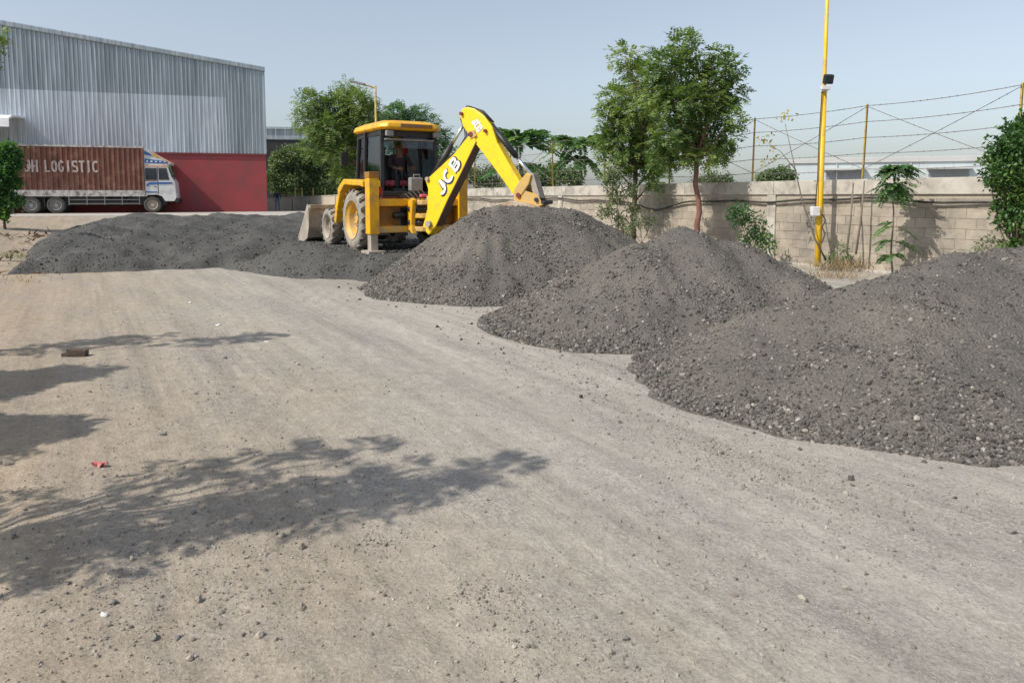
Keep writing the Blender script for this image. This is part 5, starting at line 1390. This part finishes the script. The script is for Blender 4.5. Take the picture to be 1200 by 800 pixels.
bush('bush', 'pale dusty climbing shrub against the wall below the left neem', (722, 285), 20.6, [(716, 215, 12, 0), (722, 232, 13, 0), (712, 248, 12, 0), (726, 258, 10, 0), (718, 205, 9, 0), (738, 222, 12, .1), (744, 246, 11, .1), (734, 270, 10, 0)], M['leaf_pale'], 56, .09, .022, .15, 1.0)
bush('bush', 'yellowish weed at the wall foot between two gravel piles', (752, 290), 19.8, [(748, 262, 12, 0), (762, 256, 11, 0), (738, 268, 9, 0)], M['leaf_pale'], 57, .09, .02, .14, .6)
bush('shrub_tree', 'dense glossy green shrub cut by the right edge, before the wall', (1196, 318), 12.2, [(1196, 150, 22, .2), (1183, 175, 27, 0), (1210, 185, 40, .3), (1172, 205, 22, -.1), (1192, 220, 32, 0), (1185, 250, 24, 0), (1205, 262, 32, .2), (1196, 288, 20, 0), (1216, 145, 20, .1), (1163, 190, 13, .1), (1225, 230, 40, .3)], M['leaf_dark'], 58, .075, .024, .10, 1.7, r0=.05)
bush('shrub_tree', 'green shrub on the left verge in front of the parked lorry', (6, 276), 27, [(8, 176, 11, 0), (-8, 188, 20, .2), (15, 190, 9, 0), (0, 206, 16, -.2), (16, 214, 9, 0), (-12, 226, 18, 0), (5, 234, 13, .1), (22, 180, 6, 0), (18, 236, 7, 0), (3, 250, 8, 0)], M['leaf_frond'], 59, .15, .05, .22, 1.0, r0=.06)
bush('weed', 'small pale weed at the wall foot beside the right edge shrub', (1165, 302), 13.2, [(1160, 282, 9, 0), (1172, 288, 8, 0), (1150, 290, 6, 0)], M['leaf_pale'], 60, .07, .018, .1, .5, r0=.012)
bush('weed', 'small green weed at the foot of the yellow light pole', (985, 318), 16.2, [(985, 292, 7, 0), (975, 300, 6, 0), (993, 300, 6, 0), (970, 308, 5, 0)], M['leaf_frond'], 61, .09, .016, .1, .6, r0=.012)

# frond plants (long feathery leaves on thin stems)
def frond_plant(name, label, base, top, tiers, seed, L, pairs=16, leaf_l=.085, leaf_w=.016, mat=None, stem_r=.022, cat='plant'):
    r = np.random.default_rng(seed)
    base = Vector(base); top = Vector(top)
    root = thing(name, label, cat, base)
    mb = MB(); ps = limb(mb, Vector((0, 0, -.1)), top - base, stem_r, stem_r * .45, r, .04, 8, 7)
    pos = []; dirs = []; sh = []
    for (h, n, up, l) in tiers:           # height fraction, fronds, upward tilt, length factor
        i = min(8, max(1, int(round(h * 8))))
        for k in range(n):
            a = 2 * math.pi * (k + r.uniform(-.3, .3)) / n + seed
            d = Vector((math.cos(a), math.sin(a), up + r.normal(0, .15))).normalized() * l
            pos.append(ps[i]); dirs.append(d); sh.append(np.clip(r.normal(.5, .18), 0, 1))
            L_ = L * l; q = [Vector(ps[i]) + d * (L * t) - Vector((0, 0, 1)) * .45 * L * t * t for t in (0, .35, .7, 1)]
            mb.tube(q, [.008, .006, .004, .002], 5)
    mb.build('stem', M['twig'], root, smooth=True)
    v, f, s = sprays(np.array([tuple(p) for p in pos]), np.array([tuple(d) for d in dirs]), L, pairs, leaf_l, leaf_w, .45, r, np.array(sh))
    arr_obj('fronds', v, f, mat or M['leaf_frond'], root, shade=s)
    return root
YP = 14.5
b = at(1046, 320, YP); t = at(1050, 200, YP)
frond_plant('feathery_sapling', 'tall thin sapling with drooping feathery crown right of the light pole', (b[0], b[1], 0), tuple(t), [(1.0, 9, .9, .8), (1.0, 11, .35, 1.0), (1.0, 9, .0, 1.0), (.93, 9, .1, .95), (.9, 8, -.3, .85), (.85, 6, -.5, .7), (.5, 3, .25, .8), (.36, 3, .2, .85), (.22, 3, .15, .8)], 71, .54, leaf_l=.10, leaf_w=.026)
YQ = 31.5
b = at(615, 235, YQ); t = at(608, 170, YQ)
frond_plant('feathery_tree', 'young tree with feathery fronds right behind the dipper arm', (b[0], b[1], float(terrain(b[0], b[1]))), tuple(t), [(1, 12, .95, 1.0), (1, 9, .35, 1.1), (.95, 7, .5, 1.2), (.8, 6, .2, 1.0)], 72, 2.0, 26, .30, .065, stem_r=.06, cat='tree')
b = at(683, 235, YQ - 4); t = at(680, 170, YQ - 4)
frond_plant('feathery_tree', 'young tree with dark feathery fronds left of the neem trees', (b[0], b[1], float(terrain(b[0], b[1]))), tuple(t), [(1, 12, .7, 1.0), (1, 10, .25, 1.1), (.95, 8, .4, 1.0), (.9, 8, -.1, .8)], 73, 1.35, 24, .26, .065, stem_r=.05, cat='tree')
# bare leaning sapling with a few yellow leaves
r = np.random.default_rng(81)
Ys = 16.3
q = [at(968, 305, Ys), at(955, 280, Ys), at(940, 235, Ys), at(930, 190, Ys + .1), at(920, 145, Ys + .1)]
bs = thing('bare_sapling', 'thin leaning sapling with a few yellow leaves left of the light pole', 'sapling', q[0])
mb = MB(); mb.tube([tuple(x - q[0]) for x in q], [.022, .02, .016, .011, .006], 7)
br = [at(933, 200, Ys), at(915, 178, Ys), at(900, 168, Ys)]; mb.tube([tuple(x - q[0]) for x in br], [.01, .007, .004], 5)
mb.build('stem', M['twig'], bs, smooth=True)
tips = [at(px, py, Ys + .1) - q[0] for px, py in ((913, 138), (920, 134), (927, 138), (896, 165), (903, 160), (905, 172), (888, 166), (895, 188), (905, 184))]
n = 9; pos = np.repeat(np.array(tips), 8, 0) + r.normal(0, .05, (72, 3)); d = unit(r.normal(size=(72, 3)) - np.array([0, 0, .4]))
v, f, s = leaf_quads(pos, d, unit(r.normal(size=(72, 3)) + np.array([0, -.5, .5])), r.uniform(.06, .13, 72), r.uniform(.015, .03, 72), r.uniform(.2, 1, 72))
arr_obj('leaves', v, f, M['leaf_yellow'], bs, shade=s)
# sticks leaning on the wall
for k, (a, b) in enumerate((((992, 296), (1000, 215)), ((1003, 298), (1013, 212)))):
    A = at(*a, 15.7); B_ = at(*b, 16.05 - .25 * k)
    o = MB().tube([tuple(A * 0), tuple((B_ - A) * .5 + np.array([.02, 0, 0])), tuple(B_ - A)], [.024, .021, .016], 7).build('leaning_stick', M['twig'], smooth=True)
    o.location = A
    tag(o, ['left of two dark sticks leaning on the wall right of the light pole', 'right of two thin sticks leaning on the wall near the feathery sapling'][k], 'stick')
# dry grass and verge litter
def tuft(name, label, px, py, n, L, mat, spread, seed, z=None):
    r = np.random.default_rng(seed)
    c = gnd(px, py, 0.0 if z is None else z)
    P = np.column_stack([r.normal(0, spread, n), r.normal(0, spread * .6, n), np.full(n, -.01)])
    d = unit(np.column_stack([r.normal(0, .5, n), r.normal(0, .5, n), np.full(n, 1.0)]))
    v, f, s = leaf_quads(P, d, unit(r.normal(size=(n, 3))), L * r.uniform(.5, 1.2, n), np.full(n, .007), r.uniform(0, 1, n))
    o = arr_obj(name, v, f, mat, shade=s); o.location = (c[0], c[1], float(ground_z(c[0], c[1])))
    return tag(o, label, 'grass')
tuft('dry_grass', 'tuft of dry brown grass at the foot of the wall right of the pole', 990, 318, 380, .40, M['grass_dry'], .36, 1)
tuft('dry_grass', 'low dry grass in front of the light pole', 975, 326, 220, .22, M['grass_dry'], .35, 2)
tuft('verge_grass', 'patch of green grass on the left verge', 4, 291, 160, .22, M['grass_green'], .5, 3, .3)
tuft('verge_grass', 'thin yellowish grass at the left edge before the gravel layer', 2, 318, 60, .14, M['grass_dry'], .45, 4, .2)

# trees out of frame on the left whose shadows lie across the road
tel = math.tan(SUN_EL)
def shadow_clump(px, py, z, cr):
    gp = gnd(px, py); return (gp[0] - SHD[0] * z / tel, gp[1] - SHD[1] * z / tel, z, cr)
sc = [(600, 546, 3.7, .12), (562, 556, 3.6, .14), (515, 572, 3.4, .17), (470, 548, 3.3, .15), (425, 526, 3.2, .17), (430, 578, 3.1, .24), (370, 588, 2.9, .28), (310, 590, 2.8, .20), (285, 550, 3.0, .17), (215, 548, 2.9, .16),
      (235, 612, 2.5, .21), (170, 628, 2.3, .20), (150, 580, 2.6, .14), (95, 615, 2.4, .17), (115, 652, 2.0, .19), (35, 645, 2.1, .19), (30, 592, 2.5, .14), (330, 526, 3.0, .12)]
tree('roadside_tree', 'unseen roadside tree whose feathery shadow crosses the lower left of the road', (-4.35, 2.3, .1), [shadow_clump(*c) for c in sc], (-4.2, 2.4, 1.5), .07, M['leaf_neem'], M['bark'], 91, dens=.62, L=.2, shell=.6)
tree('roadside_tree', 'unseen small round roadside tree casting the lower of two round shadows', (-5.55, 3.75, .1), [shadow_clump(*c) for c in [(-5, 514, 2.3, .38), (32, 508, 2.4, .27), (66, 500, 2.5, .15), (-50, 516, 2.2, .5)]], (-5.5, 3.8, 1.4), .06, M['leaf_neem'], M['bark'], 92, dens=1.6, L=.2)
tree('roadside_tree', 'unseen small round roadside tree casting the upper of two round shadows', (-6.75, 5.1, .1), [shadow_clump(*c) for c in [(8, 449, 2.3, .38), (55, 444, 2.4, .30), (95, 440, 2.5, .17), (-30, 452, 2.2, .5)]], (-6.7, 5.2, 1.4), .06, M['leaf_neem'], M['bark'], 93, dens=1.6, L=.2)
tree('roadside_tree', 'unseen thin roadside tree casting a long faint shadow across the road', (-7.9, 6.4, .1), [shadow_clump(*c) for c in [(300, 396, 4.0, .22), (265, 399, 3.9, .25), (160, 398, 3.2, .25), (110, 402, 2.9, .22), (40, 410, 2.6, .25), (215, 402, 3.5, .12)]], (-7.7, 6.5, 1.8), .05, M['leaf_neem'], M['bark'], 94, dens=.6, L=.2)
p = at(-6, 42, 17)
tree('roadside_tree', 'taller roadside tree with a leafy tip reaching into the left edge', (p[0] - 1.6, p[1] + .3, .1), [(p[0], p[1], p[2], .22), (p[0] - .6, p[1], p[2] - .3, .5), (p[0] - 1.5, p[1] + .2, p[2] + .4, .8), (p[0] - 2.0, p[1], p[2] - .5, .7)], (p[0] - 1.5, p[1] + .3, 2.4), .09, M['leaf_neem'], M['bark'], 95, dens=.9)

# dry twigs and leaf litter on the left verge
r = np.random.default_rng(44)
c0 = gnd(20, 300, .2)
P = np.column_stack([r.uniform(-17, -9.5, 2600), r.uniform(15, 30, 2600)])
P = P[(P[:, 0] * .867 + P[:, 1] * .498 < -.9 + r.normal(0, .5, len(P))) & (fbm(P[:, 0] * .7, P[:, 1] * .7, 5) > .47) & (field_h(P[:, 0], P[:, 1]) < -.02)]
n = len(P)
P3 = np.column_stack([P, ground_z(P[:, 0], P[:, 1]) + .02])
v, f, s_ = leaf_quads(P3, unit(np.column_stack([r.normal(size=n), r.normal(size=n), r.uniform(0, .5, n)])), unit(np.column_stack([r.normal(0, .5, n), r.normal(0, .5, n), np.ones(n)])), r.uniform(.12, .4, n), r.uniform(.012, .05, n), r.uniform(0, 1, n))
o = arr_obj('leaf_litter', v, f, shade_mat('dry_litter', [(0, (.07, .045, .03, 1)), (.5, (.18, .11, .07, 1)), (1, (.32, .22, .15, 1))], .9, .1, .2), shade=s_)
tag(o, 'brown leaf and twig litter strewn over the left verge', 'litter', kind='stuff')
